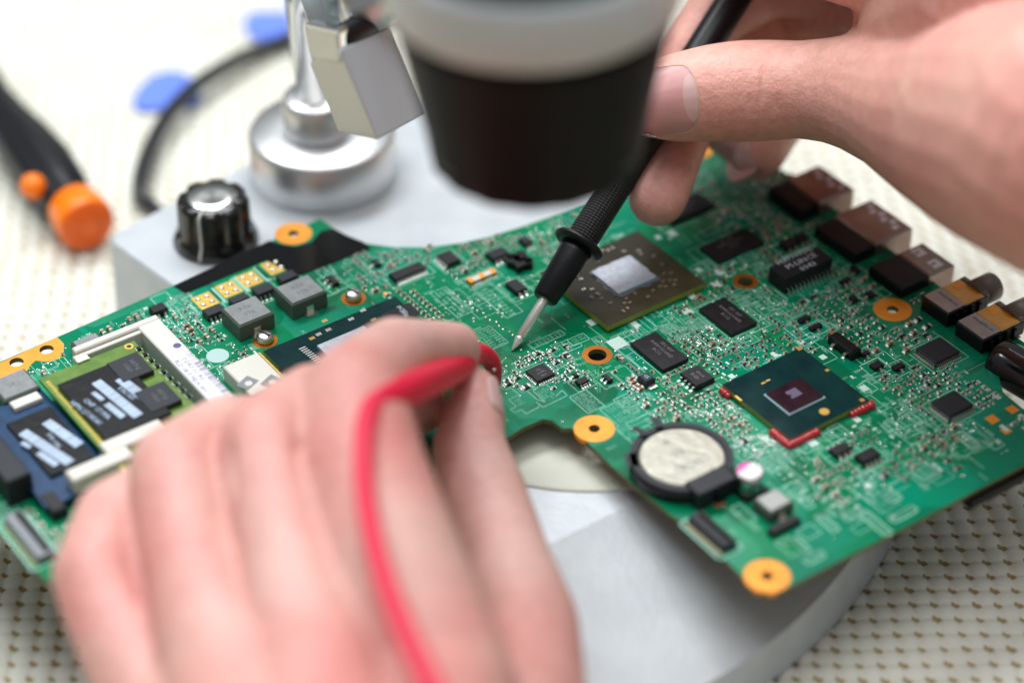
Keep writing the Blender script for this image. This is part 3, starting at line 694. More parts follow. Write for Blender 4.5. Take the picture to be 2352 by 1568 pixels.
pr = [('line', D(1752, 190, 56.15), .75, -.05, cv), ('line', D(1788, 200, 56.15), .65, -.045, cv), ('line', D(1722, 220, 56.2), .5, -.03, cv), ('dent', D(1768, 190, 56.15), .55, .035, None),
      ('line', D(1830, 205, 56.1), .5, -.025, cv), ('dent', D(1540, 150, 56.3), .3, .03, None)]
rh = thing('hand', 'hand at the upper right holding the black probe, its thumb in sharp focus', 'hand', ro, mesh=flesh('hand', RH, 'skin_right', ro, .05, 22, press=pr))
tn = D(1530, 232, 56.16)
nail(rh, ro, tn, D(1500, 240, 56.2) - D(1600, 227, 56.35), Vector((0, 0, CAMZ)) - tn, 1.58, 1.50, name='thumbnail')
rn = D(1703, 372, 61.2)
tcv = (Vector((0, 0, CAMZ)) - rn).normalized()
nail(rh, ro, rn, D(1752, 440, 60.9) - D(1742, 330, 61.6), tcv + Vector((-.55, 0, 0)), .85, 1.1, name='fingernail', m='nail_pale', lunula=False)
# ------------------------------------------------------------------ the circuit board (axes: u towards lower right, v towards upper right)
bo = TIP
board = thing('circuit_board', 'green circuit board crowded with chips, laid across the microscope stand', 'circuit board', bo, rz=YAW)
def bp(name, mb, parent=None, label=None):
    o = link(name, mb.mesh(name), parent or board)
    if label: o['label'] = label
    return o
OUT = [(-260, 960), (0, 831), (145, 768), (400, 655), (605, 562), (735, 502), (757, 517), (775, 534), (830, 558), (900, 567), (980, 568), (1060, 558), (1130, 542), (1210, 517), (1300, 484), (1390, 446), (1480, 395), (1560, 350), (1610, 330), (1650, 338),
       (1800, 392), (1905, 470), (1985, 530), (2100, 612), (2200, 690), (2300, 752), (2420, 830), (2372, 852), (2330, 828), (2290, 850), (2304, 900), (2345, 935), (2420, 985), (2560, 960), (2352, 1068), (2100, 1199), (1950, 1275), (1816, 1345), (1790, 1357), (1755, 1360), (1722, 1347), (1700, 1318), (1590, 1208), (1545, 1185), (1448, 1107), (1393, 1059), (1347, 1013),
       (1314, 983), (1289, 983), (1268, 967), (1247, 962), (1198, 983), (1171, 1001), (1020, 1075), (900, 1080), (600, 1180), (420, 1240), (330, 1250), (118, 1338), (100, 1328), (52, 1270), (16, 1228), (-20, 1218), (-140, 1180)]
OUT = [B(*p) for p in OUT]
def circ(c, r, n=28): return [(c[0] + r * math.cos(2 * math.pi * i / n), c[1] + r * math.sin(2 * math.pi * i / n)) for i in range(n)]
RINGS = [((1372, 815), .36, .22, 'copper_dark'), ((2050, 711), .47, .14, 'copper'), ((1365, 984), .47, .13, 'copper'), ((1762, 1322), .50, .13, 'copper'), ((674, 537), .47, .13, 'copper'),
         ((1602, 346), .40, .13, 'copper'), (M('Y1', 1870, 915), .31, .19, 'copper_dark'), ((107, 803), 0, .17, 'copper'), ((38, 832), 0, .17, 'copper')]
mb = MB(); mb.prism(OUT, -.125, 0, 'solder_mask', side='board_edge', holes=[circ(B(*c), r0) for c, r1, r0, m in RINGS]); bp('board', mb)
for c, r1, r0, m in RINGS:
    if r1: mb = MB(); mb.ring(B(*c), r0 + .004, r1, -.127, .006, m, inner='copper_dark'); bp('mounting_ring', mb)
def disc_poly(c, r, n, a0, a1): return [(c[0] + r * math.cos(a0 + (a1 - a0) * i / n), c[1] + r * math.sin(a0 + (a1 - a0) * i / n)) for i in range(n + 1)]
h1, h2 = B(107, 803), B(38, 832)
pp = [B(2, 833), B(70, 802), B(132, 775), B(147, 790), B(146, 812), B(130, 826), B(105, 831), B(82, 828), B(70, 838), B(62, 852), B(40, 862), B(-10, 872), B(-30, 846)]
mb = MB(); mb.prism(pp, .001, .006, 'copper', holes=[circ(h1, .17), circ(h2, .17)]); bp('contact_pad', mb)

def in_poly(p, l):
    r = False; n = len(l)
    for i in range(n):
        a, b = l[i], l[(i + 1) % n]
        if (a[1] > p[1]) != (b[1] > p[1]) and p[0] < (b[0] - a[0]) * (p[1] - a[1]) / (b[1] - a[1]) + a[0]: r = not r
    return r
OCC = []                                   # occupied rectangles
NOGO = []
def free(u, v, r):
    for l in NOGO:
        if in_poly((u, v), l): return False
    return not any(a - r < u < b + r and c - r < v < d + r for a, b, c, d in OCC)
def quad(T, R, Bt, L=None, z=0.0):
    """corner pixels of a top face -> centre and size along u and v"""
    T, R, Bt = [B(*p, z) for p in (T, R, Bt)]; L = B(*L, z) if L else T + Bt - R
    c = (T + R + Bt + L) / 4
    return c.x, c.y, ((R - T).length + (Bt - L).length) / 2, ((T - L).length + (R - Bt).length) / 2
for c, r1, r0, m in RINGS:
    k_ = B(*c); r_ = max(r1, .3) + .03; OCC.append((k_.x - r_, k_.x + r_, k_.y - r_, k_.y + r_))
def rect_of(q, g=0): return (q[0] - q[2] / 2 - g, q[0] + q[2] / 2 + g, q[1] - q[3] / 2 - g, q[1] + q[3] / 2 + g)
def mq(view, L, T, R, Bt, z): return quad(M(view, *T), M(view, *R), M(view, *Bt), M(view, *L) if L else None, z)
SILK = MB(); LT = .0035
# --- lettering
FONT = {}
def glyphs(txt):
    if txt not in FONT:
        cu = bpy.data.curves.new('t', 'FONT'); cu.body = txt; cu.resolution_u = 1; cu.size = 1; cu.align_x = 'CENTER'; cu.align_y = 'CENTER'
        o = bpy.data.objects.new('t', cu); SC.collection.objects.link(o); dg = bpy.context.evaluated_depsgraph_get()
        me = bpy.data.meshes.new_from_object(o.evaluated_get(dg)); FONT[txt] = ([(v.co.x, v.co.y) for v in me.vertices], [tuple(p.vertices) for p in me.polygons])
        bpy.data.objects.remove(o); bpy.data.curves.remove(cu); bpy.data.meshes.remove(me)
    return FONT[txt]
def text(mb, txt, c, size, ang, z, m='silk'):
    vs, fs = glyphs(txt); ca, sa = math.cos(ang) * size, math.sin(ang) * size
    mb.add([(c[0] + x * ca - y * sa, c[1] + x * sa + y * ca, z) for x, y in vs], fs, m)
HALF = math.pi / 2
# --- packages
def body(name, q, z1, m, z0=.0, bev=.02, occ=.05, top=None, label=None):
    u0, u1, v0, v1 = rect_of(q); mb = MB(); mb.box((u0, v0, z0), (u1, v1, z1), m, bev=bev, top=top); OCC.append(rect_of(q, occ)); return bp(name, mb, label=label)
def leads(par, q, z1, side, n, w=.022, out=.09, m='tin'):
    u0, u1, v0, v1 = rect_of(q); mb = MB()
    for k in range(n):
        f = (k + .5) / n
        if side in 'uU':
            v = v0 + (v1 - v0) * f; s_, u = (1, u1) if side == 'U' else (-1, u0)
            pts = [(u - s_ * .01, z1 * .55), (u + s_ * out * .35, z1 * .55), (u + s_ * out * .55, .02), (u + s_ * out, .015)]
            P4 = [((a, v - w / 2, b), (a, v + w / 2, b)) for a, b in pts]
        else:
            u = u0 + (u1 - u0) * f; s_, v = (1, v1) if side == 'V' else (-1, v0)
            pts = [(v - s_ * .01, z1 * .55), (v + s_ * out * .35, z1 * .55), (v + s_ * out * .55, .02), (v + s_ * out, .015)]
            P4 = [((u - w / 2, a, b), (u + w / 2, a, b)) for a, b in pts]
        for i in range(3):
            a, b, c, d = P4[i][0], P4[i][1], P4[i + 1][1], P4[i + 1][0]; t = .018
            lo = [(x, y, z_ - t) for x, y, z_ in (a, b, c, d)]
            mb.add([a, b, c, d] + lo, [(0, 1, 2, 3), (4, 7, 6, 5), (0, 4, 5, 1), (1, 5, 6, 2), (2, 6, 7, 3), (3, 7, 4, 0)], m)
    o = link('pin_row', mb.mesh('pin_row'), par)
    g = out + .03; OCC.append((u0 - (g if side == 'u' else 0), u1 + (g if side == 'U' else 0), v0 - (g if side == 'v' else 0), v1 + (g if side == 'V' else 0)))
def scribble(par, q, z, lines, size, ang=0, m='chip_print', du=0, dv=0, sp=1.15):
    mb = MB(); n = len(lines)
    for k, t in enumerate(lines):
        off = ((n - 1) / 2 - k) * size * sp
        text(mb, t, (q[0] + du - math.sin(ang) * off, q[1] + dv + math.cos(ang) * off), size, ang, z + .003, m)
    return link('marking', mb.mesh('marking'), par)

# graphics package, bare die and ring of tiny capacitors
g = quad((1459.5, 530.8), (1623, 646.7), (1402, 749), None, .2)
o = body('graphics_chip', g, .20, 'package_edge', z0=.05, bev=.0, top='package_olive')
d = mq('Y1', (530, 830), (850, 680), (1075, 880), (735, 1025), .26)
mb = MB(); u0, u1, v0, v1 = rect_of(d, .03); r_ = random.Random(5)
def ragged(u0, u1, v0, v1, amp, n=9):
    p = [(u0 + (u1 - u0) * i / n, v0) for i in range(n)] + [(u1, v0 + (v1 - v0) * i / n) for i in range(n)] + [(u1 - (u1 - u0) * i / n, v1) for i in range(n)] + [(u0, v1 - (v1 - v0) * i / n) for i in range(n)]
    return [(a + r_.uniform(-amp, amp), b + r_.uniform(-amp, amp)) for a, b in p]
mb.prism(ragged(u0 - .04, u1 + .07, v0 - .03, v1 + .03, .05), .2, .215, 'paste_grey'); mb.box((u0 + .03, v0 + .03, .2), (u1 - .03, v1 - .03, .265), 'pale_die_edge')
mb.prism(ragged(u0 + .02, u1 - .06, v0 + .02, v1 - .02, .025), .262, .274, 'die_silver'); link('die', mb.mesh('die'), o)
mb = MB()
for x, y in [(515, 985), (570, 1025), (600, 1065), (515, 1055), (445, 985), (680, 1105), (420, 895), (385, 860), (820, 1065), (850, 1100), (805, 1105), (830, 1150), (795, 1175), (1010, 1050), (1055, 995), (1120, 960), (1165, 960), (1240, 945), (1250, 905), (1205, 905), (1145, 915), (1215, 840), (1150, 845), (1135, 765), (1060, 690), (950, 670), (930, 640), (800, 650), (610, 645), (895, 1020), (700, 620), (660, 640)]:
    c = BM('Y1', x, y, .22)
    mb.box((c.x - .045, c.y - .03, .20), (c.x + .045, c.y + .03, .235), 'tin', rot=r_.choice([0, HALF])); mb.box((c.x - .02, c.y - .032, .20), (c.x + .02, c.y + .032, .238), 'cap_tan')
link('capacitor_ring', mb.mesh('capacitor_ring'), o)
def wsq(c, w, h): mb = MB(); mb.box((c.x - w / 2, c.y - h / 2, .001), (c.x + w / 2, c.y + h / 2, .005), 'silk_pad'); bp('white_square', mb)
for x, y, w, h in [(1225, 490, .26, .20), (1100, 525, .16, .14), (1460, 815, .18, .14), (1640, 830, .26, .20), (1615, 940, .26, .22), (1400, 1045, .22, .18), (1360, 1180, .26, .24), (900, 1295, .24, .16), (515, 1275, .24, .2)]:
    c = BM('Y1', x, y); wsq(c, w, h)
for x, y, w, h in [(560, 125, .26, .14), (355, 215, .20, .14), (720, 235, .16, .16), (1030, 470, .2, .16), (970, 700, .26, .16), (290, 855, .22, .16), (30, 380, .16, .14), (15, 610, .14, .16), (640, 880, .26, .2), (1060, 1205, .16, .16)]:
    c = BM('Y4', x, y); wsq(c, w, h)
c = B(1418, 788); wsq(c, .4, .4)

# chipset package with dark die and red corner glue
pq = quad((1832.5, 798.8), (2005.6, 918.8), (1805, 1010), (1668, 882), .17)
o = body('chipset', pq, .17, 'package_edge', z0=.04, bev=0, top='package_teal')
d = mq('Y4', (295, 520), (530, 375), (720, 520), (480, 645), .24)
u0, u1, v0, v1 = rect_of(d); mb = MB(); mb.prism([(u0 - .04, v0 - .04), (u1 + .04, v0 - .04), (u1 + .04, v1 + .04), (u0 - .04, v1 + .04)], .17, .185, 'pale_die_edge'); mb.box((u0, v0, .17), (u1, v1, .245), 'die_dark', bev=.012)  # pale rim puts the glints along the die's sides into colour
dd = link('die', mb.mesh('die'), o)
mb = MB(); cx, cy = d[0], d[1]; mb.flat(cx - .18, cx + .1, cy - .15, cy + .16, .247, 'die_mark'); mb.flat(cx - .06, cx + .02, cy - .2, cy - .1, .2475, 'die_dark'); link('marking', mb.mesh('marking'), dd)
mb = MB()
for x, y, w, h in [(270, 430, .05, .12), (305, 410, .05, .12), (540, 168, .14, .14), (752, 333, .09, .1), (1015, 558, .11, .11), (80, 545, .22, .06)]:
    c = BM('Y4', x, y, .17); mb.flat(c.x - w / 2, c.x + w / 2, c.y - h / 2, c.y + h / 2, .1725, 'gold')
c = BM('Y4', 730, 645, .17); mb.cyl(c, .12, .165, .173, 'gold'); link('contact_marks', mb.mesh('contact_marks'), o)
u0, u1, v0, v1 = rect_of(pq)
def glue(pts, r):
    mb = MB(); k = 0
    for a, b in zip(pts[:-1], pts[1:]):
        n = max(2, int((Vector(b) - Vector(a)).length / (r * .9)))
        for i in range(n):
            p = Vector(a).lerp(Vector(b), i / n); ball(mb, Vector((p.x, p.y, .04)), r * r_.uniform(.85, 1.25), 12)
    mb.names = ['glue_red']; mb.m = [0] * len(mb.m); mb.sm = [True] * len(mb.sm); link('corner_glue', mb.mesh('corner_glue'), o)
glue([(u1 - .5, v0 - .05), (u1 + .05, v0 - .05), (u1 + .05, v0 + .85)], .10); glue([(u1 + .04, v1 - .55), (u1 + .05, v1 - .0), (u1 + .0, v1 + .05)], .11)
glue([(u0 + .28, v0 - .05), (u0 - .04, v0 - .04)], .10); glue([(u0 - .0, v1 + .02), (u0 - .02, v1 - .12)], .05); glue([(u0 + .03, v1 + .04), (u0 + .45, v1 + .05)], .035)

# processor package, bare die
T_, L_ = B(893, 668, .22), B(605, 806, .22); vl = (T_ - L_).length
cq = (L_.x + vl / 2, (T_.y + L_.y) / 2, vl, vl)
o = body('processor', cq, .22, 'package_edge', z0=.04, bev=0, top='package_teal', occ=.12)
t2, l2 = BM('Z4', 490, 870, .3), BM('Z4', 155, 1040, .3)
mb = MB(); mb.box((l2.x, l2.y, .2), (l2.x + 1.1, t2.y, .30), 'pale_die_edge', top='die_silver', bev=.01); link('die', mb.mesh('die'), o)
mb = MB()
for x, y in [(410, 845), (580, 850), (240, 925), (165, 960), (115, 990), (210, 858), (500, 780)]:
    c = BM('Z4', x, y, .22)
    for k in range(3): mb.flat(c.x - .05, c.x + .05, c.y - .05 + k * .05, c.y - .02 + k * .05, .2235, 'gold' if x in (115, 210, 580) else 'tin')
for k in range(9):
    c = BM('Z4', 45 + 16 * k, 1062 + 12.5 * k, .22); mb.flat(c.x - .016, c.x + .016, c.y - .09, c.y + .09, .2235, 'tin')
for k in range(9):
    c = BM('Z4', 60 + (k % 3) * 15, 1220 + (k // 3) * 15, .22); mb.flat(c.x - .015, c.x + .015, c.y - .015, c.y + .015, .2235, 'gold')
c = BM('Z4', 675, 650, .22); mb.cyl(c, .06, .21, .224, 'gold', n=12); link('contact_marks', mb.mesh('contact_marks'), o)
mb = MB(); c = BM('Z3', 2180, 1240, .22); mb.box((c.x - .22, c.y - .38, .22), (c.x + .45, c.y + .12, .226), 'label_black'); text(mb, 'HMS 82', (c.x + .2, c.y - .15), .12, 0, .228, 'silk'); text(mb, '0704', (c.x + .2, c.y - .28), .12, 0, .228, 'silk'); link('sticker', mb.mesh('sticker'), o)
c = BM('Z4', 800, 780, .22); mb = MB(); mb.box((c.x - .16, c.y - .5, .22), (c.x + .35, c.y + .3, .24), 'chip_black'); text(mb, 'INTEI', (c.x, c.y), .16, 0, .243, 'white_print'); text(mb, 'PHIL', (c.x + .17, c.y - .05), .16, 0, .243, 'white_print'); link('frame', mb.mesh('frame'), o)
# white lever block beside the processor
q = mq('Z3', (1695, 1200), (1945, 1085), (2150, 1300), (1900, 1430), .42)
o = body('socket_lever_block', q, .42, 'plastic_white', bev=.03); u0, u1, v0, v1 = rect_of(q)
mb = MB(); mb.box((u0 + .02, v1 + .01, .3), (u1, v1 + .05, .40), 'gold'); link('metal_strip', mb.mesh('metal_strip'), o)
mb = MB()
for x, y in ((1880, 1330), (2060, 1320)): c = BM('Z3', x, y, .42); mb.box((c.x - .2, c.y - .22, .41), (c.x + .14, c.y + .2, .424), 'plastic_grey', rot=.4); mb.cyl(c, .09, .42, .428, 'plastic_white')
link('clip_eye', mb.mesh('clip_eye'), o)

# memory chips
for q, lab, ang in ((mq('Y3', (1185, 130), (1375, 30), (1615, 245), (1430, 330), .12), 'rectangular black memory chip nearest the probe', -.0),
                    (mq('Y1', (1470, 1150), (1680, 1045), (1965, 1265), (1750, 1385), .12), 'rectangular black memory chip left of the large orange ring', 0),
                    (mq('Y1', (1490, 615), (1860, 425), (2030, 555), (1640, 745), .12), 'black memory chip lying lengthwise beside the graphics chip', HALF),
                    (mq('Y1', (1080, 290), (1440, 120), (1600, 230), (1210, 400), .12), 'black memory chip partly hidden by a fingertip', HALF)):
    o = body('memory_chip', q, .12, 'chip_black', z0=.03, bev=.012, label=lab)
    scribble(o, q, .12, ['SEC 837', 'K4W1G1646D', 'BC12', ''], .13, ang)
    SILK.rect(*rect_of(q, .05), .018, LT, 'silk')
    if ang == 0 or True:
        a, b, c_, d_ = rect_of(q, .16); SILK.rect(a, b, c_ - .15, d_ + .15, .018, LT, 'silk')
# focus chip
q = mq('W4', (785, 672), (1040, 548), (1215, 715), (960, 840), .1)
o = body('controller_chip', q, .10, 'chip_black', z0=.01, bev=.008, label='square black chip right beside the probe tip')
for s_ in 'uUvV': leads(o, q, .07, s_, 8, .026, .06)
mb = MB(); text(mb, 'ISL', (q[0] - .09, q[1] + .02), .11, HALF, .1025, 'chip_print'); text(mb, '62882', (q[0] + .02, q[1] + .02), .10, HALF, .1025, 'chip_print'); text(mb, 'HRZ', (q[0] + .14, q[1]), .09, HALF, .1025, 'chip_print')
link('marking', mb.mesh('marking'), o); SILK.rect(*rect_of(q, .11), .014, LT, 'silk')
q = mq('W4', (1528, 818), (1670, 752), (1745, 812), (1600, 885), .1)
o = body('driver_chip', q, .10, 'chip_black', z0=.01, bev=.012); leads(o, q, .1, 'U', 4, .03, .09); leads(o, q, .1, 'u', 4, .03, .08); SILK.rect(*rect_of(q, .12), .014, LT, 'silk')
q = mq('W4', (1940, 745), (1990, 712), (2100, 790), (2045, 830), .1)
o = body('transistor', q, .10, 'chip_black', z0=.01, bev=.012); leads(o, q, .1, 'v', 2, .05, .08); leads(o, q, .1, 'V', 1, .05, .08); a, b, c_, d_ = rect_of(q, .12); SILK.rect(a, b, c_ - .06, d_ + .08, .014, LT, 'silk')
q = mq('Y3', (1575, 345), (1700, 290), (1810, 385), (1670, 465), .16)
o = body('power_chip', q, .16, 'chip_black', z0=.01, bev=.015); leads(o, q, .16, 'v', 4, .05, .13); leads(o, q, .16, 'V', 4, .05, .1); scribble(o, q, .16, ['4914', 'BGD'], .13, 0)
q = mq('Y3', (1240, 372), (1300, 338), (1370, 385), (1300, 432), .2)
o = body('diode', q, .2, 'plastic_slate', bev=.03, label='blue black diode with printed digits on top'); mb = MB(); text(mb, '05', (q[0], q[1]), .15, HALF * 0, .203, 'barcode_blue'); link('marking', mb.mesh('marking'), o)
u0, u1, v0, v1 = rect_of(q); mb = MB(); mb.box((u1 - .02, v0 + .04, 0), (u1 + .13, v1 - .02, .05), 'tin'); mb.box((u0 - .12, v0 + .04, 0), (u0 + .02, v1 - .02, .05), 'tin'); link('terminal', mb.mesh('terminal'), o)
OCC.append((u0 - .15, u1 + .18, v0 - .05, v1 + .05))
# other integrated circuits
IC = [('Z4', (700, 505), (915, 402), (980, 445), (765, 552), .12, 'U', 16, 'u', 16, 'long narrow chip below the curved edge of the board'),
      ('Z4', (1065, 358), (1150, 315), (1240, 385), (1150, 435), .13, 'v', 5, 'V', 5, 'small square chip beside the curved board edge'),
      ('Z4', (1440, 345), (1525, 285), (1605, 325), (1510, 402), .15, 'U', 4, 'u', 4, 'small chip left of the charred connector'),
      ('Z4', (1685, 235), (1720, 205), (1785, 250), (1740, 280), .15, 'u', 3, 'U', 3, None),
      ('Z4', (1588, 575), (1640, 530), (1735, 592), (1690, 650), .14, 'U', 2, 'u', 2, None),
      ('Y4', (1435, 170), (1600, 75), (1750, 185), (1580, 280), .15, 'v', 14, 'U', 14, 'square black chip below the audio jacks'),
      ('Y4', (1550, 570), (1710, 480), (1850, 580), (1690, 685), .16, 'v', 12, 'U', 12, 'square black chip near the right corner of the board'),
      ('Y4', (970, 975), (1080, 905), (1155, 950), (1040, 1035), .16, 'U', 4, 'u', 4, 'small chip with pale pins near the lower board edge'),
      ('Y4', (765, 930), (880, 860), (940, 910), (830, 980), .12, 'u', 3, 'U', 3, None),
      ('Y4', (1080, 285), (1140, 250), (1175, 285), (1115, 325), .11, 'U', 1, 'u', 2, None),
      ('Y4', (1245, 300), (1305, 262), (1338, 290), (1275, 330), .11, 'U', 1, 'u', 2, None),
      ('Y4', (1005, 200), (1050, 175), (1075, 195), (1025, 222), .10, 'u', 1, 'U', 1, None),
      ('Y2', (360, 1240), (440, 1195), (465, 1225), (385, 1270), .11, 'U', 1, 'u', 2, None),
      ('Y2', (460, 1310), (540, 1262), (570, 1290), (485, 1338), .11, 'U', 1, 'u', 2, None),
      ('Y2', (725, 905), (800, 865), (825, 890), (750, 925), .11, 'U', 2, 'u', 1, None),
      ('Y2', (820, 780), (850, 765), (915, 805), (880, 830), .11, 'v', 2, 'V', 1, None),
      ('Y2', (810, 1050), (835, 1025), (890, 1055), (855, 1085), .11, 'v', 2, 'V', 1, None),
      ('Y2', (210, 560), (300, 505), (340, 560), (255, 610), .2, 'U', 2, 'u', 1, None),
      ('Y2', (330, 505), (400, 465), (445, 505), (375, 550), .2, 'U', 2, 'u', 1, None),
      ('Y2', (960, 1010), (1000, 985), (1040, 1020), (1000, 1050), .1, 'v', 1, 'V', 1, None),
      ('W4', (1480, 715), (1530, 690), (1585, 730), (1530, 765), .08, 'v', 1, 'V', 1, None),
      ('W5', (360, 1110), (610, 985), (690, 1055), (515, 1215), .20, 'U', 4, 'u', 4, 'dark chip below the first gold contact pad'),
      ('W5', (740, 950), (1000, 830), (1080, 890), (870, 1000), .20, 'U', 4, 'u', 4, None),
      ('W5', (1125, 795), (1345, 655), (1455, 745), (1245, 890), .20, 'U', 4, 'u', 4, 'dark worn chip between the two grey inductors'),
      ('W5', (1480, 595), (1700, 480), (1820, 560), (1600, 680), .20, 'U', 4, 'u', 4, None),
      ('Z3', (1130, 760), (1210, 705), (1260, 745), (1180, 805), .2, 'u', 1, 'U', 2, None),
      ('Z4', (1100 - 870, 520), (1135 - 870, 500), (1190 - 870, 560), (1150 - 870, 580), .13, 'v', 2, 'V', 2, None),
      ('Z4', (570, 400), (600, 380), (640, 420), (610, 440), .1, 'v', 1, 'V', 1, None)]
for vw, L, T, R, Bt, z, s1_, n1_, s2_, n2_, lab in IC:
    q = mq(vw, L, T, R, Bt, z)
    o = body('chip', q, z, 'plastic_slate' if vw == 'W5' or lab and 'square black' in lab else 'chip_black', z0=.01, bev=.015, label=lab)
    leads(o, q, z, s1_, n1_, .45 * min(q[2 if s1_ in 'vV' else 3] / n1_, .14), .12 if n1_ < 10 else .10, 'tin'); leads(o, q, z, s2_, n2_, .45 * min(q[2 if s2_ in 'vV' else 3] / n2_, .14), .10)
    if n1_ >= 12 and lab and 'square' in lab: leads(o, q, z, 'V', n1_, .03, .1); leads(o, q, z, 'u', n1_, .03, .1)
    a, b, c_, d_ = rect_of(q, .16); SILK.rect(a, b, c_, d_, .02, LT, 'silk')
# charred black connector
c = BM('Z4', 1685, 385, .2); mb = MB(); oc = [(c.x + a * .68, c.y + b * .68) for a, b in ((-.42, -.36), (-.1, -.46), (.16, -.34), (.44, -.38), (.42, -.05), (.52, .22), (.3, .42), (.02, .34), (-.2, .46), (-.46, .30), (-.36, .04), (-.5, -.12))]
mb.prism(oc, 0, .20, 'plastic_black', holes=[[(c.x + a * .68, c.y + b * .68) for a, b in ((-.22, -.14), (.02, -.2), (.2, -.1), (.16, .1), (-.04, .06), (-.2, .16))]]); mb.box((c.x - .26, c.y - .2, 0), (c.x + .26, c.y + .2, .05), 'ceramic_black'); mb.box((c.x + .06, c.y + .06, .19), (c.x + .26, c.y + .2, .29), 'plastic_black', bev=.03); mb.box((c.x - .28, c.y - .2, .19), (c.x - .12, c.y - .02, .26), 'plastic_black', bev=.03); bp('open_connector', mb, label='ragged black connector near the curved edge'); OCC.append((c.x - .5, c.x + .5, c.y - .5, c.y + .5))
# orange ended connector in a printed frame
a, b = BM('Z4', 1305, 580), BM('Z4', 1495, 490); mu = (a.x + b.x) / 2
mb = MB(); mb.box((mu - .09, a.y, 0), (mu + .09, b.y, .09), 'plastic_white', bev=.01)
for y0 in (a.y, (a.y + b.y) / 2 - .06, b.y - .13): mb.box((mu - .1, y0, 0), (mu + .1, y0 + .13, .094), 'copper')
bp('slim_connector', mb, label='slim white connector with orange ends'); SILK.rect(mu - .22, mu + .22, a.y - .1, b.y + .1, .016, LT, 'silk'); OCC.append((mu - .24, mu + .24, a.y - .1, b.y + .1))
mb = MB()
for k in range(18):
    y = a.y + (b.y - a.y) * (k + .5) / 18; mb.flat(mu - .17, mu - .11, y - .012, y + .012, .006, 'tin'); mb.flat(mu + .11, mu + .17, y - .012, y + .012, .006, 'tin')
bp('contact_row', mb)
# inductors
for vw, L, T, R, Bt, z, m, lab, tx in (('W5', (660, 1095), (1150, 850), (1445, 1120), (950, 1360), .48, 'inductor_grey', 'grey square inductor, the left one of the pair above the processor', ['R36', '07K']),
                              ('W5', (1455, 770), (1950, 540), (2240, 790), (1750, 1040), .48, 'inductor_grey', 'grey square inductor, the right one of the pair above the processor', ['R36', '07K']),
                              ('Z3', (550, 1015), (705, 935), (795, 990), (600, 1105), .35, 'inductor_grey', 'low grey inductor behind the white memory slot', ['']),
                              ('Z3', (-90, 1330), (160, 1195), (300, 1335), (50, 1470), .40, 'inductor_grey', 'grey inductor cut by the left edge of the picture', ['2R2']),
                              ('Y4', (205, 1320), (345, 1200), (490, 1310), (350, 1420), .34, 'inductor_light', 'pale grey inductor next to the pink marked capacitor', [''])):
    q = mq(vw, L, T, R, Bt, z); u0, u1, v0, v1 = rect_of(q); mb = MB(); mb.box((u0, v0, .03), (u1, v1, z), 'inductor_side', bev=.05, top=m)
    o = bp('inductor', mb, label=lab); OCC.append(rect_of(q, .12))
    mb = MB(); cv_ = (v0 + v1) / 2; w = (v1 - v0) * .16; mb.box((u1 - .1, cv_ - w, 0), (u1 + .12, cv_ + w, .05), 'tin'); mb.box((u0 - .1, cv_ - w, 0), (u0 + .1, cv_ + w, .05), 'tin'); mb.box((u1, cv_ - w * .6, .03), (u1 + .015, cv_ + w * .6, .25), 'tin')
    link('terminal', mb.mesh('terminal'), o)
    if tx[0]: scribble(o, q, z, tx, .20, HALF, 'inductor_print', sp=1.3)
# coin cell in its holder
bc_ = BM('Y3', 1572, 975, .42); mb = MB()
mb.ring(bc_, 1.0, 1.16, 0.0, .40, 'plastic_slate', n=72); mb.cyl(bc_, 1.02, .0, .1, 'plastic_black', n=48)
def rbox(mb, c, r0, r1, ang, w, z0, z1, m):
    ca, sa = math.cos(ang), math.sin(ang); mb.box((c.x + r0, c.y - w / 2, z0), (c.x + r1, c.y + w / 2, z1), m, bev=.03)
    n = len(mb.v) - 12
    for i in range(n, len(mb.v)):
        x, y, z = mb.v[i]; x -= c.x; y -= c.y; mb.v[i] = (c.x + x * ca - y * sa, c.y + x * sa + y * ca, z)
def pang(vw, x, y): q = BM(vw, x, y, .42) - bc_; return math.atan2(q.y, q.x)
rbox(mb, bc_, 1.0, 1.42, pang('Y3', 1370, 720), .24, 0, .46, 'plastic_slate'); rbox(mb, bc_, 1.0, 1.42, pang('Y3', 1230, 790), .24, 0, .46, 'plastic_slate')
rbox(mb, bc_, .78, 1.32, pang('Y3', 1820, 1200), 1.1, 0, .47, 'plastic_slate'); rbox(mb, bc_, .95, 1.3, pang('Y3', 1230, 1000), .5, 0, .40, 'plastic_slate')
hold = bp('battery_holder', mb, label='black round holder carrying the coin cell'); OCC.append((bc_.x - 1.3, bc_.x + 1.4, bc_.y - 1.4, bc_.y + 1.3))
mb = MB(); mb.cyl(bc_, .985, .1, .40, 'battery_metal', n=72, bev=.06); text(mb, '+', (bc_.x - .55, bc_.y), .35, HALF, .402, 'plastic_grey'); text(mb, 'CR2032', (bc_.x + .35, bc_.y), .30, HALF, .4015, 'plastic_grey'); text(mb, '3V', (bc_.x - .1, bc_.y), .30, HALF, .4015, 'plastic_grey')
link('coin_cell', mb.mesh('coin_cell'), hold)
mb = MB(); c = B(1650, 1158); mb.box((c.x - .05, c.y - .12, 0), (c.x + .12, c.y + .12, .05), 'cap_tan'); bp('battery_terminal', mb)
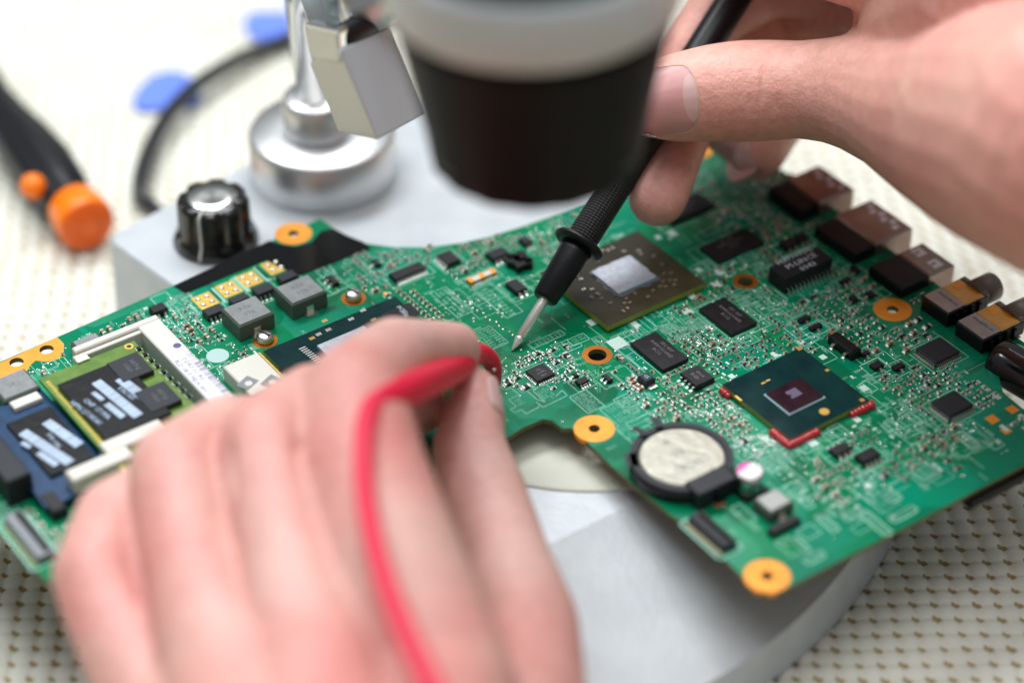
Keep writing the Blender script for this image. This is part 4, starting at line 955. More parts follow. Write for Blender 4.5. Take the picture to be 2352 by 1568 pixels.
# electrolytic capacitor
c = BM('Y4', 165, 1092, .55); mb = MB(); mb.box((c.x - .34, c.y - .34, 0), (c.x + .34, c.y + .34, .08), 'plastic_black', bev=.02)
o = bp('electrolytic_capacitor', mb, label='round silver capacitor with a half pink top'); mb = MB(); mb.lathe([(.31, .08), (.31, .12), (.29, .14), (.31, .17), (.31, .50), (.28, .545), (.001, .55)], 'cap_can', o=(c.x, c.y, 0), n=40); link('can', mb.mesh('can'), o)
mb = MB(); mb.cyl(c, .28, .549, .556, 'cap_top', n=32)
dq = BM('Y4', 90, 1050, .55) - c; a0 = math.atan2(dq.y, dq.x); mb.prism([(c.x + .275 * math.cos(a0 - 1.05 + 2.1 * i / 14), c.y + .275 * math.sin(a0 - 1.05 + 2.1 * i / 14)) for i in range(15)], .556, .56, 'cap_pink'); link('top_mark', mb.mesh('top_mark'), o); OCC.append((c.x - .4, c.x + .4, c.y - .4, c.y + .4))
# network transformer with print
q = mq('Y2', (105, 800), (500, 580), (650, 680), (290, 880), .5); o = body('transformer', q, .5, 'plastic_matt', bev=.05, label='tall black transformer block with white print and many pins'); scribble(o, q, .5, ['H37107DL', 'M-LINCE', '0943'], .25, HALF, 'white_print', sp=1.05)
leads(o, q, .3, 'U', 12, .035, .22); leads(o, q, .3, 'u', 12, .035, .2)
q = mq('Y4', (775, 65), (825, 22), (1000, 160), (945, 205), .28); o = body('crystal', q, .28, 'plastic_black', bev=.05, label='black oblong block with rounded ends above the chipset'); leads(o, q, .2, 'v', 2, .08, .12); leads(o, q, .2, 'V', 2, .08, .12)
# connectors on the right edge
def edge_connector(name, lab, blackq, shellq, zb, zs, wins=0, holes=0, m='shell_brown'):
    u0, u1, v0, v1 = rect_of(shellq); mb = MB(); mb.box((u0, v0, -.35), (u1, v1, zs), m, bev=.05)
    o = bp(name, mb, label=lab); OCC.append(rect_of(shellq, .06))
    if blackq:
        a, b, c_, d_ = rect_of(blackq); mb = MB(); mb.box((a, c_, 0), (b, d_, zb), 'plastic_black', bev=.03); link('plastic_block', mb.mesh('plastic_block'), o); OCC.append(rect_of(blackq, .08))
    mb = MB()
    for k in range(wins):
        y = v1 - .38; x = u0 + (u1 - u0) * (k + .5) / wins; mb.flat(x - .16, x + .16, y - .16, y + .14, zs + .004, 'label_white'); mb.flat(x - .05, x + .02, y - .14, y + .02, zs + .008, 'shell_brown')
    for k in range(holes):
        x = u0 + (u1 - u0) * (.16 + .68 * k / (holes - 1)); y = v1 - .25 - .12 * (k % 2); mb.flat(x - .07, x + .07, y - .09, y + .09, zs + .004, 'label_white')
    if wins or holes: link('spring_window', mb.mesh('spring_window'), o)
    return o
bq = mq('Y2', (1000, 775), (1230, 665), (1515, 860), (1275, 990), .30); sq = (bq[0], bq[1] + bq[3] / 2 + .42, bq[2], .84)
edge_connector('usb_port', 'single metal shelled port with two square windows', bq, sq, .30, .31, wins=2)
bq = mq('Y2', (510, 430), (680, 335), (1030, 580), (880, 680), .34); sq = (bq[0] - .02, bq[1] + bq[3] / 2 + .62, bq[2] + .05, 1.25)
edge_connector('display_port', 'wide brown metal port between the transformer and the single port', bq, sq, .34, .37, holes=6)
bq = mq('Y2', (110, 100), (240, 20), (520, 220), (400, 300), .36); sq = (bq[0] + .0, bq[1] + bq[3] / 2 + .60, bq[2] + .1, 1.15)
edge_connector('monitor_port', 'brown metal port next to the fingers at the far edge', bq, sq, .36, .40, holes=5)
for k, (L, T, R, Bt, br) in enumerate([((1455, 1040), (1600, 965), (1850, 1120), (1690, 1195), (1960, 1010)), ((1765, 1260), (1905, 1185), (2160, 1340), (2000, 1440), (2275, 1225))]):
    q = mq('Y2', L, T, R, Bt, .42); u0, u1, v0, v1 = rect_of(q); mb = MB(); mb.box((u0, v0, 0), (u1, v1 + .75, .40), 'plastic_black', bev=.03)
    o = bp('audio_jack', mb, label='brown audio jack %s' % ('beside the single port' if k == 0 else 'at the far right edge of the picture')); OCC.append((u0 - .1, u1 + .1, v0 - .1, v1 + .8))
    mb = MB(); mb.box((u0 + .03, v0 + .03, .40), (u1 - .03, v1, .425), 'shell_grey'); text(mb, 'SINGATRON', ((u0 + u1) / 2, v1 - .18), .12, 0, .428, 'plastic_black'); link('metal_shield', mb.mesh('metal_shield'), o)
    mb = MB(); mb.box((u0 + .02, v1 + .01, .2), (u1 - .02, v1 + .62, .43), 'kapton', bev=.02); mb.box((u0 + .1, v1 + .25, .43), (u0 + .36, v1 + .5, .436), 'copper'); link('amber_tape', mb.mesh('amber_tape'), o)
    mb = MB(); mb.box((u0 + .02, v1 + .62, 0), (u1 - .02, v1 + .80, .45), 'jack_brown', bev=.03); c = Vector(((u0 + u1) / 2 + .06, v1 + .6, .20)); mb.lathe([(.36, 0), (.36, .70), (.33, .74), (.19, .74), (.18, .3)], 'jack_brown', o=c, ax=(0, 1, 0), n=40); link('barrel', mb.mesh('barrel'), o)
    mb = MB()
    for j in range(4): mb.box((u1 - .02, v0 + .2 + j * .26, .02), (u1 + .07, v0 + .3 + j * .26, .3), 'plastic_black'); mb.box((u1 - .02, v0 + .32 + j * .26, .0), (u1 + .1, v0 + .42 + j * .26, .04), 'tin')
    link('pin_row', mb.mesh('pin_row'), o)
c = B(2292, 846); mb = MB(); mb.lathe([(.25, -.12), (.44, -.08), (.52, .02), (.54, .3), (.54, 3.2), (.3, 3.3)], 'knob_black', o=(c.x - .25, c.y + .28, -.02), ax=(1, .12, 0), n=40); mb.box((c.x + .1, c.y + .1, -.35), (c.x + 2.6, c.y + 1.5, .34), 'jack_brown', bev=.04); bp('round_socket', mb, label='glossy black round socket filling the notch at the right edge'); OCC.append((c.x - .6, c.x + 3, c.y - .6, c.y + 2))
# orange test pads on the right
mb = MB()
for x, y, w in ((2000, 705, .26), (2150, 630, .24), (2105, 790, .20)): c = BM('Y4', x, y); mb.flat(c.x - w / 2, c.x + w / 2, c.y - w / 2, c.y + w / 2, .005, 'copper'); OCC.append((c.x - w, c.x + w, c.y - w, c.y + w))
for x, y in ((1950, 470), (2030, 530), (2090, 770), (2230, 690)): c = BM('Y4', x, y); mb.flat(c.x - .12, c.x + .12, c.y - .06, c.y + .06, .006, 'silk_pad')
bp('test_pad', mb)
# gold four-dot contact pads
for x, y in ((415, 965), (770, 790), (1085, 640), (1460, 450)):
    c = BM('W5', x, y); mb = MB(); mb.box((c.x - .28, c.y - .25, 0), (c.x + .28, c.y + .25, .008), 'gold')
    for a in (-.13, .13):
        for b in (-.12, .12): ball(mb, Vector((c.x + a, c.y + b, -.01)), .075, 10)
    mb.names = ['gold', 'tin']; mb.m = [0 if i < 6 else 1 for i in range(len(mb.m))]; bp('contact_pad', mb, label='square gold contact pad with four solder dots'); OCC.append((c.x - .3, c.x + .3, c.y - .3, c.y + .3))
    SILK.line((c.x - .3, c.y + .36), (c.x + .3, c.y + .36), .12, LT, 'silk'); SILK.line((c.x - .25, c.y - .38), (c.x + .3, c.y - .38), .06, LT, 'silk')
# black film along the board edge
fp = [(398, 656), (426, 673), (612, 597), (640, 612), (690, 632), (852, 570), (835, 556), (795, 540), (765, 524), (737, 531), (715, 556), (680, 566), (640, 560), (620, 552)]
mb = MB(); mb.prism([B(*p, .02) for p in fp], .004, .02, 'film_black'); bp('insulating_film', mb, label='glossy black insulating film along the upper board edge')
NOGO.append([tuple(B(*p))[:2] for p in fp]); NOGO.append([tuple(p)[:2] for p in pp])
# screws
for x, y in ((812, 685), (609, 782)):
    c = B(x, y); mb = MB(); mb.ring(c, .05, .30, 0, .01, 'copper_dark'); bp('mounting_ring', mb)
    mb = MB(); mb.lathe([(.19, .0), (.21, .06), (.20, .16), (.13, .21), (.001, .22)], 'tin', o=(c.x, c.y, 0), n=32); mb.box((c.x - .16, c.y - .03, .215), (c.x + .16, c.y + .03, .223), 'chip_black', rot=.4); bp('screw', mb); OCC.append((c.x - .3, c.x + .3, c.y - .3, c.y + .3))
c = B(500, 817); mb = MB(); mb.cyl(c, .27, 0, .008, 'ellipse_pad', n=40); bp('round_pad', mb); OCC.append((c.x - .3, c.x + .3, c.y - .3, c.y + .3))
# flat cable connectors
for L, T, R, Bt, lab in ((M('W6', 40, 90), M('W6', 170, 20), M('W6', 470, 380), M('W6', 330, 470), 'grey flat cable connector at the left corner of the board'), (M('W2', 1560, 285), M('W2', 1650, 235), M('W2', 1890, 460), M('W2', 1800, 520), 'dark flat cable connector below the coin cell')):
    q = quad(T, R, Bt, L, .25); u0, u1, v0, v1 = rect_of(q); mb = MB(); mb.box((u0, v0, 0), (u1, v1, .20), 'plastic_grey' if 'left' in lab else 'plastic_slate', bev=.02); o = bp('cable_connector', mb, label=lab); OCC.append(rect_of(q, .1))
    mb = MB(); mb.box((u0 + .1, v0 + (v1 - v0) * .55, .2), (u1 - .1, v1 - .06, .26), 'plastic_black', bev=.02); link('latch', mb.mesh('latch'), o)
    SILK.rect(u0 - .1, u1 + .1, v0 - .18, v1 + .1, .05, LT, 'silk'); mb = MB()
    for k in range(16): x = u0 + (u1 - u0) * (k + .5) / 16; mb.flat(x - .02, x + .02, v0 - .12, v0, .006, 'cap_cream')
    link('pin_row', mb.mesh('pin_row'), o)
mb = MB(); c = BM('Y4', 440, 1500, .1); mb.box((c.x - .1, c.y - .45, 0), (c.x + .1, c.y + .35, .16), 'plastic_matt', bev=.02); bp('small_connector', mb); OCC.append((c.x - .2, c.x + .2, c.y - .5, c.y + .5))

# memory modules in their slot
def module(name, lab, L, T, R, Bt, z, pcb, edge, lq, chips, bars, zt):
    q = quad(T, R, Bt, L, z); u0, u1, v0, v1 = rect_of(q); mb = MB(); mb.box((u0, v0, z - .1), (u1, v1, z), edge, top=pcb); o = bp(name, mb, label=lab); OCC.append(rect_of(q, .1))
    return o, q
U_ = lambda vw, x, y, z: BM(vw, x, y, z)
zt = .55
o, q = module('memory_module', 'green memory module with a black barcode label, clipped in the white slot', M('Z3', 300, 1310), M('Z3', 985, 1000), M('Z3', 1720, 1760), (267, 1060), zt, 'ram_green', 'ram_edge', None, None, None, zt)
def label_on(par, vw, L, T, R, Bt, z, seed):
    p = mq(vw, L, T, R, Bt, z); u0, u1, v0, v1 = rect_of(p); mb = MB(); mb.box((u0, v0, z - .07), (u1, v1, z), 'label_black', bev=.015); lb = link('barcode_label', mb.mesh('barcode_label'), par); return lb, (u0, u1, v0, v1)
def bars(mb, a, b, w, z, seed):
    rr = random.Random(seed); a = Vector((a.x, a.y)); b = Vector((b.x, b.y)); d = (b - a).normalized(); n = Vector((-d.y, d.x)) * w; L_ = (b - a).length
    def strip(s0, s1, zz, m): mb.add([(*(a + d * s0 - n), zz), (*(a + d * s1 - n), zz), (*(a + d * s1 + n), zz), (*(a + d * s0 + n), zz)], [(0, 1, 2, 3)], m)
    strip(0, L_, z, 'barcode_blue'); u = .03
    while u < L_ - .05: w_ = rr.choice([.012, .018, .03]); strip(u, u + w_, z + .002, 'plastic_grey'); u += w_ + rr.choice([.035, .05, .08])
for par, vw, L, T, R, Bt, z, pts in (
    (o, 'Y5', (370, 210), (740, 30), (1185, 345), (725, 550), zt + .13, (((755, 165), (1000, 305)), ((600, 185), (930, 405)), ((700, 310), (810, 410)), ((780, 215), (870, 290)), ((610, 245), (690, 300)), ((500, 290), (690, 445)), ((580, 300), (700, 390)))),):
    lb, (u0, u1, v0, v1) = label_on(par, vw, L, T, R, Bt, z, 1)
    def bl(view, x, y): c = BM(view, x, y, z); return c
    mb = MB(); zz = z + .003
    for k, (x0, y0, x1, y1, w) in enumerate(((790, 150, 985, 300, .125), (635, 170, 915, 398, .125), (705, 318, 815, 405, .08), (615, 242, 680, 292, .06))):
        bars(mb, bl(vw, x0, y0), bl(vw, x1, y1), w, zz, 3 + k)
    for txt, x, y, s_ in (('P/N 005', 835, 250, .17), ('CHP 17 MA', 640, 350, .19), ('HPN 27 M181', 600, 365, .19)):
        c = bl(vw, x, y); text(mb, txt, (c.x, c.y - (.12 if 'HPN' in txt else 0)), s_, .16, zz, 'barcode_blue')
    link('print', mb.mesh('print'), lb)
for L, T, R, Bt in ((None, (870, 0), (990, 120), (930, 160)), (None, (1045, 175), (1195, 320), (1120, 375))):
    T2, R2, B2 = M('Y5', *T), M('Y5', *R), M('Y5', *Bt)
    c = BM('Y5', (T[0] + Bt[0]) / 2 - 30, (T[1] + Bt[1]) / 2, zt + .1)
    mb = MB(); mb.box((c.x - .42, c.y - .42, zt), (c.x + .42, c.y + .36, zt + .15), 'plastic_slate', bev=.01); ch = link('memory_chip', mb.mesh('memory_chip'), o); scribble(ch, (c.x, c.y, 1, 1), zt + .15, ['H5TQ', '1G63'], .16, 0, 'inductor_print')
mb = MB(); a = BM('Z3', 1050, 1075, zt); b = BM('Z3', 1330, 1340, zt)
for k in range(9):
    c = a.lerp(b, k / 6); mb.box((c.x - .05, c.y - .05, zt), (c.x + .05, c.y + .05, zt + .06), 'plastic_black'); mb.box((c.x - .065, c.y - .07, zt), (c.x + .065, c.y - .05, zt + .03), 'tin'); mb.box((c.x - .065, c.y + .05, zt), (c.x + .065, c.y + .07, zt + .03), 'tin')
for k in range(40):
    u0, u1, v0, v1 = rect_of(q); c = Vector((u0 + .2 + k * .1, v0 + .08)); mb.flat(c.x, c.x + .05, c.y, c.y + .08, zt + .003, 'gold')
u0, u1, v0, v1 = rect_of(q); c = BM('Z3', 975, 1050, zt); mb.ring((c.x, c.y), .06, .11, zt, zt + .004, 'gold', n=16); mb.cyl((c.x, c.y), .06, zt - .01, zt + .003, 'ceramic_black', n=12)
link('small_parts', mb.mesh('small_parts'), o)
# slot: side arm + long body with the white label
mb = MB(); a, b, c = B(176, 790 + 10, zt + .1), BM('Z3', 1195, 845, zt + .1), BM('Z3', 1760, 1420, zt + .1)
uu = (BM('Z3', 590, 1095, zt).x + BM('Z3', 1190, 850, zt).x) / 2; va = BM('Z3', 560, 1105, zt).y; vb = BM('Z3', 1195, 850, zt).y; vt = BM('Z3', 1075, 960, zt).y
mb.box((uu - .10, va, .2), (uu + .10, vb, zt + .12), 'plastic_white', bev=.03); mb.box((uu + .12, va - .1, .2), (uu + .24, vb - .5, zt + .04), 'plastic_white', bev=.02)
mb.box((uu - .06, vt, 0), (uu + 7.2, vb - .0, zt + .10), 'plastic_white', bev=.03)
e0 = BM('Y5', 170, 290, .4); mb.box((e0.x - .15, e0.y - .35, 0), (e0.x + .15, e0.y + .35, .40), 'plastic_white', bev=.02)
for x, y in ((870, 560), (650, 740)): c = BM('Y5', x, y, zt); mb.box((c.x - .22, c.y - .7, .1), (c.x + .2, c.y + .8, zt + .12), 'plastic_white', bev=.04)
mb.box((uu + .25, va - .1, .1), (uu + .42, va + .2, zt + .05), 'tin')
sl = bp('memory_slot', mb, label='white plastic slot frame around the memory module')
a = BM('Z3', 1150, 1095, zt + .1); mb = MB(); u_a = a.x; mb.box((u_a - .05, vt + .02, zt + .09), (uu + 6, vb - .05, zt + .108), 'label_white'); zz = zt + .11
vm = (vt + vb) / 2; text(mb, 'DDR3 SO 8G', (u_a + 1.1, vm + .0), .17, 0, zz, 'label_print'); text(mb, 'BLD 0R-P MDA W9', (u_a + 1.3, vm - .18), .17, 0, zz, 'label_print')
rr = random.Random(4)
for k in range(46): u = u_a + .45 + k * .055 + rr.uniform(0, .02); w = rr.choice([.012, .02, .03]); (mb.flat(u, u + w, vm + .10, vm + .26, zz, 'label_print') if rr.random() < .85 else 0)
for k in range(26): u = u_a + 2.5 + k * .06; mb.flat(u, u + .02, vm - .22, vm - .08, zz, 'label_print')
mb.ring((u_a + .12, vm + .12), .0, .10, zz - .003, zz, 'label_print', n=16); link('white_label', mb.mesh('white_label'), sl)
OCC.append((uu - .3, uu + 7.4, va - .3, vb + .2))
# second module (blue) lower left
o, q = module('memory_module', 'blue memory module with a black barcode label, mostly hidden by the hand', (-90, 960), (100, 905), (270, 1090), (130, 1160), .28, 'ram_blue', 'ram_blue', None, None, None, 0)
z = .36; lb, (u0, u1, v0, v1) = label_on(o, 'Y5', (30, 480), (265, 335), (640, 620), (400, 810), z, 2); vw = 'Y5'; mb = MB(); zz = z + .003
for k, (x0, y0, x1, y1, w) in enumerate(((305, 435, 525, 590, .125), (150, 503, 465, 708, .125), (255, 640, 375, 722, .08), (145, 572, 200, 605, .06))):
    bars(mb, BM(vw, x0, y0, z), BM(vw, x1, y1, z), w, zz, 13 + k)
c = BM(vw, 355, 560, z); text(mb, 'P/N 044', (c.x, c.y), .17, 0, zz, 'barcode_blue'); link('print', mb.mesh('print'), lb)
q = mq('Y5', (-160, 520), (-20, 500), (200, 760), (60, 830), .75); u0, u1, v0, v1 = rect_of(q); mb = MB(); mb.box((u0, v0 - .1, 0), (u1, v1, .72), 'plastic_matt', bev=.04, top='plastic_slate'); bp('tall_connector', mb, label='tall dark connector block at the left edge of the picture'); OCC.append(rect_of(q, .1))
mb = MB(); c = BM('Y5', 350, 980, .2); mb.box((c.x - .35, c.y - .18, 0), (c.x + .35, c.y + .18, .3), 'plastic_matt', bev=.04); bp('connector_block', mb); OCC.append((c.x - .5, c.x + .5, c.y - .3, c.y + .3))
mb = MB(); c = B(2300, 1105); mb.box((c.x - .6, c.y - .9, -.36), (c.x + .03, c.y + 1.2, -.13), 'plastic_black', bev=.03); bp('underside_connector', mb)
# ------------------------------------------------------------------ small parts, solder dots, traces, printed lines
def to_px(u, v):
    q = TIP + UX * u + VX * v; y = q.y; z = -CAMZ; dep = y * CP - z * SP
    return W / 2 + F * q.x / dep, H / 2 - F * (y * SP + z * CP) / dep
PR = {}
def proto(kind):
    if kind in PR: return PR[kind]
    mb = MB(); l, w, h, body_, end = {'resistor': (.10, .055, .04, 'ceramic_black', 'tin'), 'capacitor': (.10, .055, .055, 'cap_tan', 'tin'), 'large_resistor': (.16, .085, .05, 'ceramic_black', 'tin'),
              'large_capacitor': (.17, .10, .09, 'cap_tan', 'tin'), 'grey_resistor': (.2, .12, .06, 'plastic_slate', 'tin')}[kind]
    e = l * .22
    mb.box((-l / 2 + e, -w / 2 + .002, .006), (l / 2 - e, w / 2 - .002, h), body_, bev=.004)
    for s in (-1, 1):
        a, b = sorted((s * (l / 2 - e), s * l / 2)); mb.box((a, -w / 2, .004), (b, w / 2, h + .003), end, bev=.006)
        a, b = sorted((s * (l / 2 - .01), s * (l / 2 + .035))); mb.box((a, -w / 2 - .008, 0), (b, w / 2 + .008, .016), 'solder', bev=.006)
    PR[kind] = (mb, l, w); return PR[kind]
placed = []
def put(kind, u, v, rot, silk=False):
    mb, l, w = proto(kind); placed.append((kind, u, v, rot)); a, b = (l / 2 + .05, w / 2 + .02) if rot % 2 == 0 else (w / 2 + .02, l / 2 + .05)
    OCC.append((u - a, u + a, v - b, v + b))
    if silk: SILK.rect(u - a - .02, u + a + .02, v - b - .025, v + b + .025, .010, LT, 'silk')
VIA = []
# those that can be made out round the tip of the probe (view coordinates)
for kind, x, y, rot, sk in [('capacitor', 655, 560, 1, 1), ('resistor', 690, 615, 0, 0), ('resistor', 745, 605, 0, 0), ('resistor', 800, 490, 0, 0), ('resistor', 850, 470, 0, 0), ('large_resistor', 955, 425, 1, 1), ('capacitor', 1120, 450, 0, 1),
    ('resistor', 1080, 425, 1, 0), ('large_resistor', 1190, 370, 1, 1), ('large_resistor', 1390, 325, 0, 1), ('large_resistor', 1245, 560, 1, 1), ('capacitor', 1150, 520, 0, 0), ('resistor', 1190, 500, 0, 0), ('resistor', 980, 505, 0, 0),
    ('capacitor', 1325, 475, 0, 0), ('grey_resistor', 1405, 460, 0, 1), ('capacitor', 625, 705, 0, 1), ('resistor', 485, 815, 1, 0), ('grey_resistor', 510, 885, 1, 1), ('capacitor', 580, 830, 0, 0), ('large_resistor', 655, 790, 1, 0),
    ('grey_resistor', 785, 935, 1, 1), ('capacitor', 670, 915, 0, 0), ('resistor', 1260, 830, 0, 0), ('resistor', 1405, 690, 1, 0), ('resistor', 1360, 760, 1, 0), ('resistor', 1400, 805, 1, 0), ('capacitor', 1480, 880, 0, 0), ('capacitor', 1200, 945, 1, 0),
    ('capacitor', 1690, 735, 0, 0), ('resistor', 1445, 640, 1, 0), ('resistor', 870, 520, 1, 0), ('large_capacitor', 2190, 500, 0, 0)]:
    c = BM('W4', x, y); put(kind, c.x, c.y, rot, sk)
for kind, x, y, rot in [('large_capacitor', 1110, 255, 0), ('large_capacitor', 1185, 410, 1), ('large_capacitor', 1200, 440, 1), ('large_capacitor', 1225, 470, 1), ('large_capacitor', 1255, 488, 1), ('capacitor', 1175, 300, 0), ('capacitor', 1205, 325, 0), ('capacitor', 1235, 350, 0),
    ('capacitor', 1470, 410, 0), ('capacitor', 1060, 350, 1), ('capacitor', 740, 440, 0)]:
    c = BM('Y3', x, y); put(kind, c.x, c.y, rot)
for vw, kind, x, y, rot in [('Z3', 'large_capacitor', 1410, 905, 1), ('Z3', 'large_capacitor', 1440, 935, 1), ('Z3', 'large_capacitor', 1510, 1020, 0), ('Z3', 'large_capacitor', 1565, 990, 0), ('Z3', 'large_capacitor', 985, 860, 0), ('Z3', 'large_capacitor', 1035, 835, 0),
    ('Z3', 'large_capacitor', 780, 955, 0), ('Z3', 'large_capacitor', 830, 930, 0), ('Z3', 'capacitor', 480, 1115, 0), ('Z3', 'large_capacitor', 335, 1265, 0), ('Z3', 'large_capacitor', 1325, 840, 0), ('Z4', 'capacitor', 1370, 285, 0), ('Z4', 'large_capacitor', 985, 335, 0)]:
    c = BM(vw, x, y); put(kind, c.x, c.y, rot)
for i in range(9):                          # double row of tan capacitors beside the processor
    for x0, y0, k in ((775, 635, 9), (880, 640, 8)):
        if i < k: c = BM('Z4', x0 + 31 * i, y0 + 27 * i); put('capacitor', c.x, c.y, 1)
for k in range(16):                          # row of dots leading to the tip
    a, b = BM('Z4', 1275, 712), BM('Z4', 1635, 965); c = a.lerp(b, k / 11)
    if k < 12: VIA.append((c.x, c.y + .04 * math.sin(k * 2), .035))
for x, y in [(1190, 648), (1225, 668), (1465, 745), (1465, 765), (1525, 775), (1525, 800), (1560, 800), (1555, 828), (1340, 838), (1340, 862)]: c = BM('Z4', x, y); VIA.append((c.x, c.y, .032))
for x, y in [(710, 362), (820, 395), (890, 410), (945, 385), (1035, 400), (1100, 355), (1005, 465), (1040, 492), (695, 480), (770, 522), (785, 560), (825, 588), (635, 635), (485, 605), (700, 695), (720, 750), (520, 785), (570, 765), (1335, 545), (1265, 660),
             (1270, 718), (1190, 850), (1330, 745), (1475, 540), (1420, 568), (1515, 575), (1460, 600), (1510, 632), (1580, 412), (1645, 680), (1550, 675), (655, 878), (600, 915), (485, 1018), (695, 1055), (410, 1055), (925, 875), (1840, 945), (1770, 820), (930, 560), (1090, 555), (2135, 380), (1930, 235), (1230, 245), (67, 238), (480, 485), (410, 720), (460, 690), (1340, 1445), (1160, 395), (1450, 695), (1120, 600), (1150, 630), (1175, 655), (1200, 690)]:
    c = BM('W4', x, y); VIA.append((c.x, c.y, .036))

# areas crowded with small parts: outline in the picture, share filled, mix
AREAS = [([(700, 600), (860, 580), (1000, 585), (1290, 500), (1330, 520), (1230, 640), (1120, 600), (1000, 640), (890, 660), (800, 650), (755, 620)], 520, 'mix'),
         ([(1130, 560), (1300, 490), (1300, 560), (1240, 650), (1150, 640)], 60, 'mix'),
         ([(1560, 420), (1700, 380), (1800, 420), (1880, 520), (1880, 570), (1760, 600), (1640, 520)], 150, 'mix'),
         ([(1760, 670), (1860, 600), (2000, 650), (2110, 720), (2000, 760), (1900, 740)], 260, 'mix'),
         ([(1600, 760), (1850, 720), (1900, 770), (1830, 790), (1680, 860), (1560, 860), (1500, 800)], 230, 'fine'),
         ([(1870, 760), (1980, 740), (2100, 800), (2250, 900), (2340, 960), (2150, 960), (2050, 900), (1950, 830)], 380, 'mix'),
         ([(1380, 800), (1500, 850), (1620, 900), (1640, 960), (1560, 980), (1430, 900)], 70, 'fine'),
         ([(1640, 900), (1700, 960), (1760, 1040), (1720, 1060), (1620, 960)], 50, 'mix'),
         ([(1870, 1060), (2010, 960), (2250, 980), (2100, 1080), (1950, 1150), (1850, 1140)], 70, 'mix'),
         ([(60, 850), (180, 790), (250, 770), (350, 710), (430, 740), (400, 770), (200, 840), (90, 880)], 34, 'mix'),
         ([(430, 700), (560, 800), (600, 840), (560, 860), (400, 780)], 26, 'mix'),
         ([(20, 1170), (140, 1130), (170, 1230), (130, 1290), (90, 1260)], 26, 'mix'),
         ([(1480, 690), (1620, 620), (1700, 600), (1760, 640), (1620, 690), (1560, 720)], 36, 'fine'),
         ([(1560, 780), (1640, 790), (1700, 800), (1640, 830)], 40, 'fine')]
rr = random.Random(21)
AREAB = []
for poly, n, mix in AREAS:
    bp_ = [tuple(B(*p))[:2] for p in poly]; AREAB.append(bp_); us = [p[0] for p in bp_]; vs = [p[1] for p in bp_]; k = tries = 0; n = int(n * (.56 if n > 100 else .75)); ph = rr.uniform(0, 6)
    while k < n and tries < n * 14:
        tries += 1; u = rr.uniform(min(us), max(us)); v = rr.uniform(min(vs), max(vs))
        if not in_poly((u, v), bp_): continue
        if math.sin(u * 2.3 + ph) * math.sin(v * 1.9 + ph * 2) < -.12: continue
        u, v = round(u / .15) * .15, round(v / .15) * .15
        run = rr.choice([1, 1, 2, 3, 5]); rot = rr.choice([0, 1]); kind = rr.choices(['resistor', 'capacitor', 'large_resistor', 'large_capacitor', 'grey_resistor'], (8, 7, 2, 1.6, .5) if mix == 'mix' else (8, 7, .6, .4, .1))[0]
        step = .10 if 'large' not in kind and 'grey' not in kind else .16
        for i in range(run):
            uu, vv = (u, v + i * step) if rot == 0 else (u + i * step, v)
            if free(uu, vv, .075 if 'large' not in kind and 'grey' not in kind else .11): put(kind, uu, vv, rot, rr.random() < .25); k += 1
# individual parts: the hundred that show largest of each kind of thing, the rest in one object
def shows(t):
    kind, u, v, rot = t; x, y = to_px(u, v)
    if not (0 < x < W and 0 < y < H): return -1
    foc = 1.0 if (1140 < x < 1620 and 700 < y < 1000) else .4
    if (x < 1160 and y > 840) or (x > 1500 and y < 330): return -.5
    return foc * proto(kind)[1]
placed.sort(key=shows, reverse=True); cnt = {}; rest = MB(); PM = {}
for t in placed:
    kind, u, v, rot = t; nm = 'resistor' if 'resistor' in kind else 'capacitor'; a = rot * HALF + (math.pi if rr.random() < .5 else 0) + rr.uniform(-.05, .05)
    if cnt.get(nm, 0) < 98:
        cnt[nm] = cnt.get(nm, 0) + 1
        if kind not in PM: PM[kind] = proto(kind)[0].mesh(nm)
        o = bpy.data.objects.new(nm, PM[kind]); SC.collection.objects.link(o); o.parent = board; o.location = (u * S, v * S, .003 * S); o.rotation_euler = (0, 0, a); o['group'] = nm + 's soldered on the board'
    else:
        m = proto(kind)[0]; ca, sa = math.cos(a), math.sin(a); o_ = len(rest.v); rest.v.extend([(u + x * ca - y * sa, v + x * sa + y * ca, z + .003) for x, y, z in m.v]); ids = [rest.mi(nm_) for nm_ in m.names]
        rest.f.extend([tuple(i + o_ for i in f) for f in m.f]); rest.m.extend([ids[i] for i in m.m]); rest.sm.extend(m.sm)
o = bp('small_parts', rest); o['kind'] = 'stuff'; o['label'] = 'hundreds of tiny resistors and capacitors soldered all over the board'

# solder dots: round tinned test points everywhere between the parts
BO = [tuple(p)[:2] for p in OUT]; us = [p[0] for p in BO]; vs = [p[1] for p in BO]
k = 0; HR = [(B(*c), (r1 or .25) + .06) for c, r1, r0, m in RINGS]
def on_board(u, v, g=.1): return in_poly((u, v), BO) and in_poly((u + g, v), BO) and in_poly((u - g, v), BO) and in_poly((u, v + g), BO) and in_poly((u, v - g), BO) and all((u - c.x) ** 2 + (v - c.y) ** 2 > r * r for c, r in HR)
for _ in range(4200):
    dense = rr.random() < .6
    if dense: bp_ = rr.choice(AREAB); u = rr.uniform(min(p[0] for p in bp_), max(p[0] for p in bp_)); v = rr.uniform(min(p[1] for p in bp_), max(p[1] for p in bp_))
    else: u = rr.uniform(-9, 11); v = rr.uniform(-11, 11)
    if not dense and rr.random() < .72: continue
    x, y = to_px(u, v)
    if 1140 < x < 1460 and 700 < y < 960 and rr.random() < .85: continue
    if on_board(u, v) and free(u, v, .03): VIA.append((u, v, rr.choice([.018, .022, .028, .034])))
mb = MB()
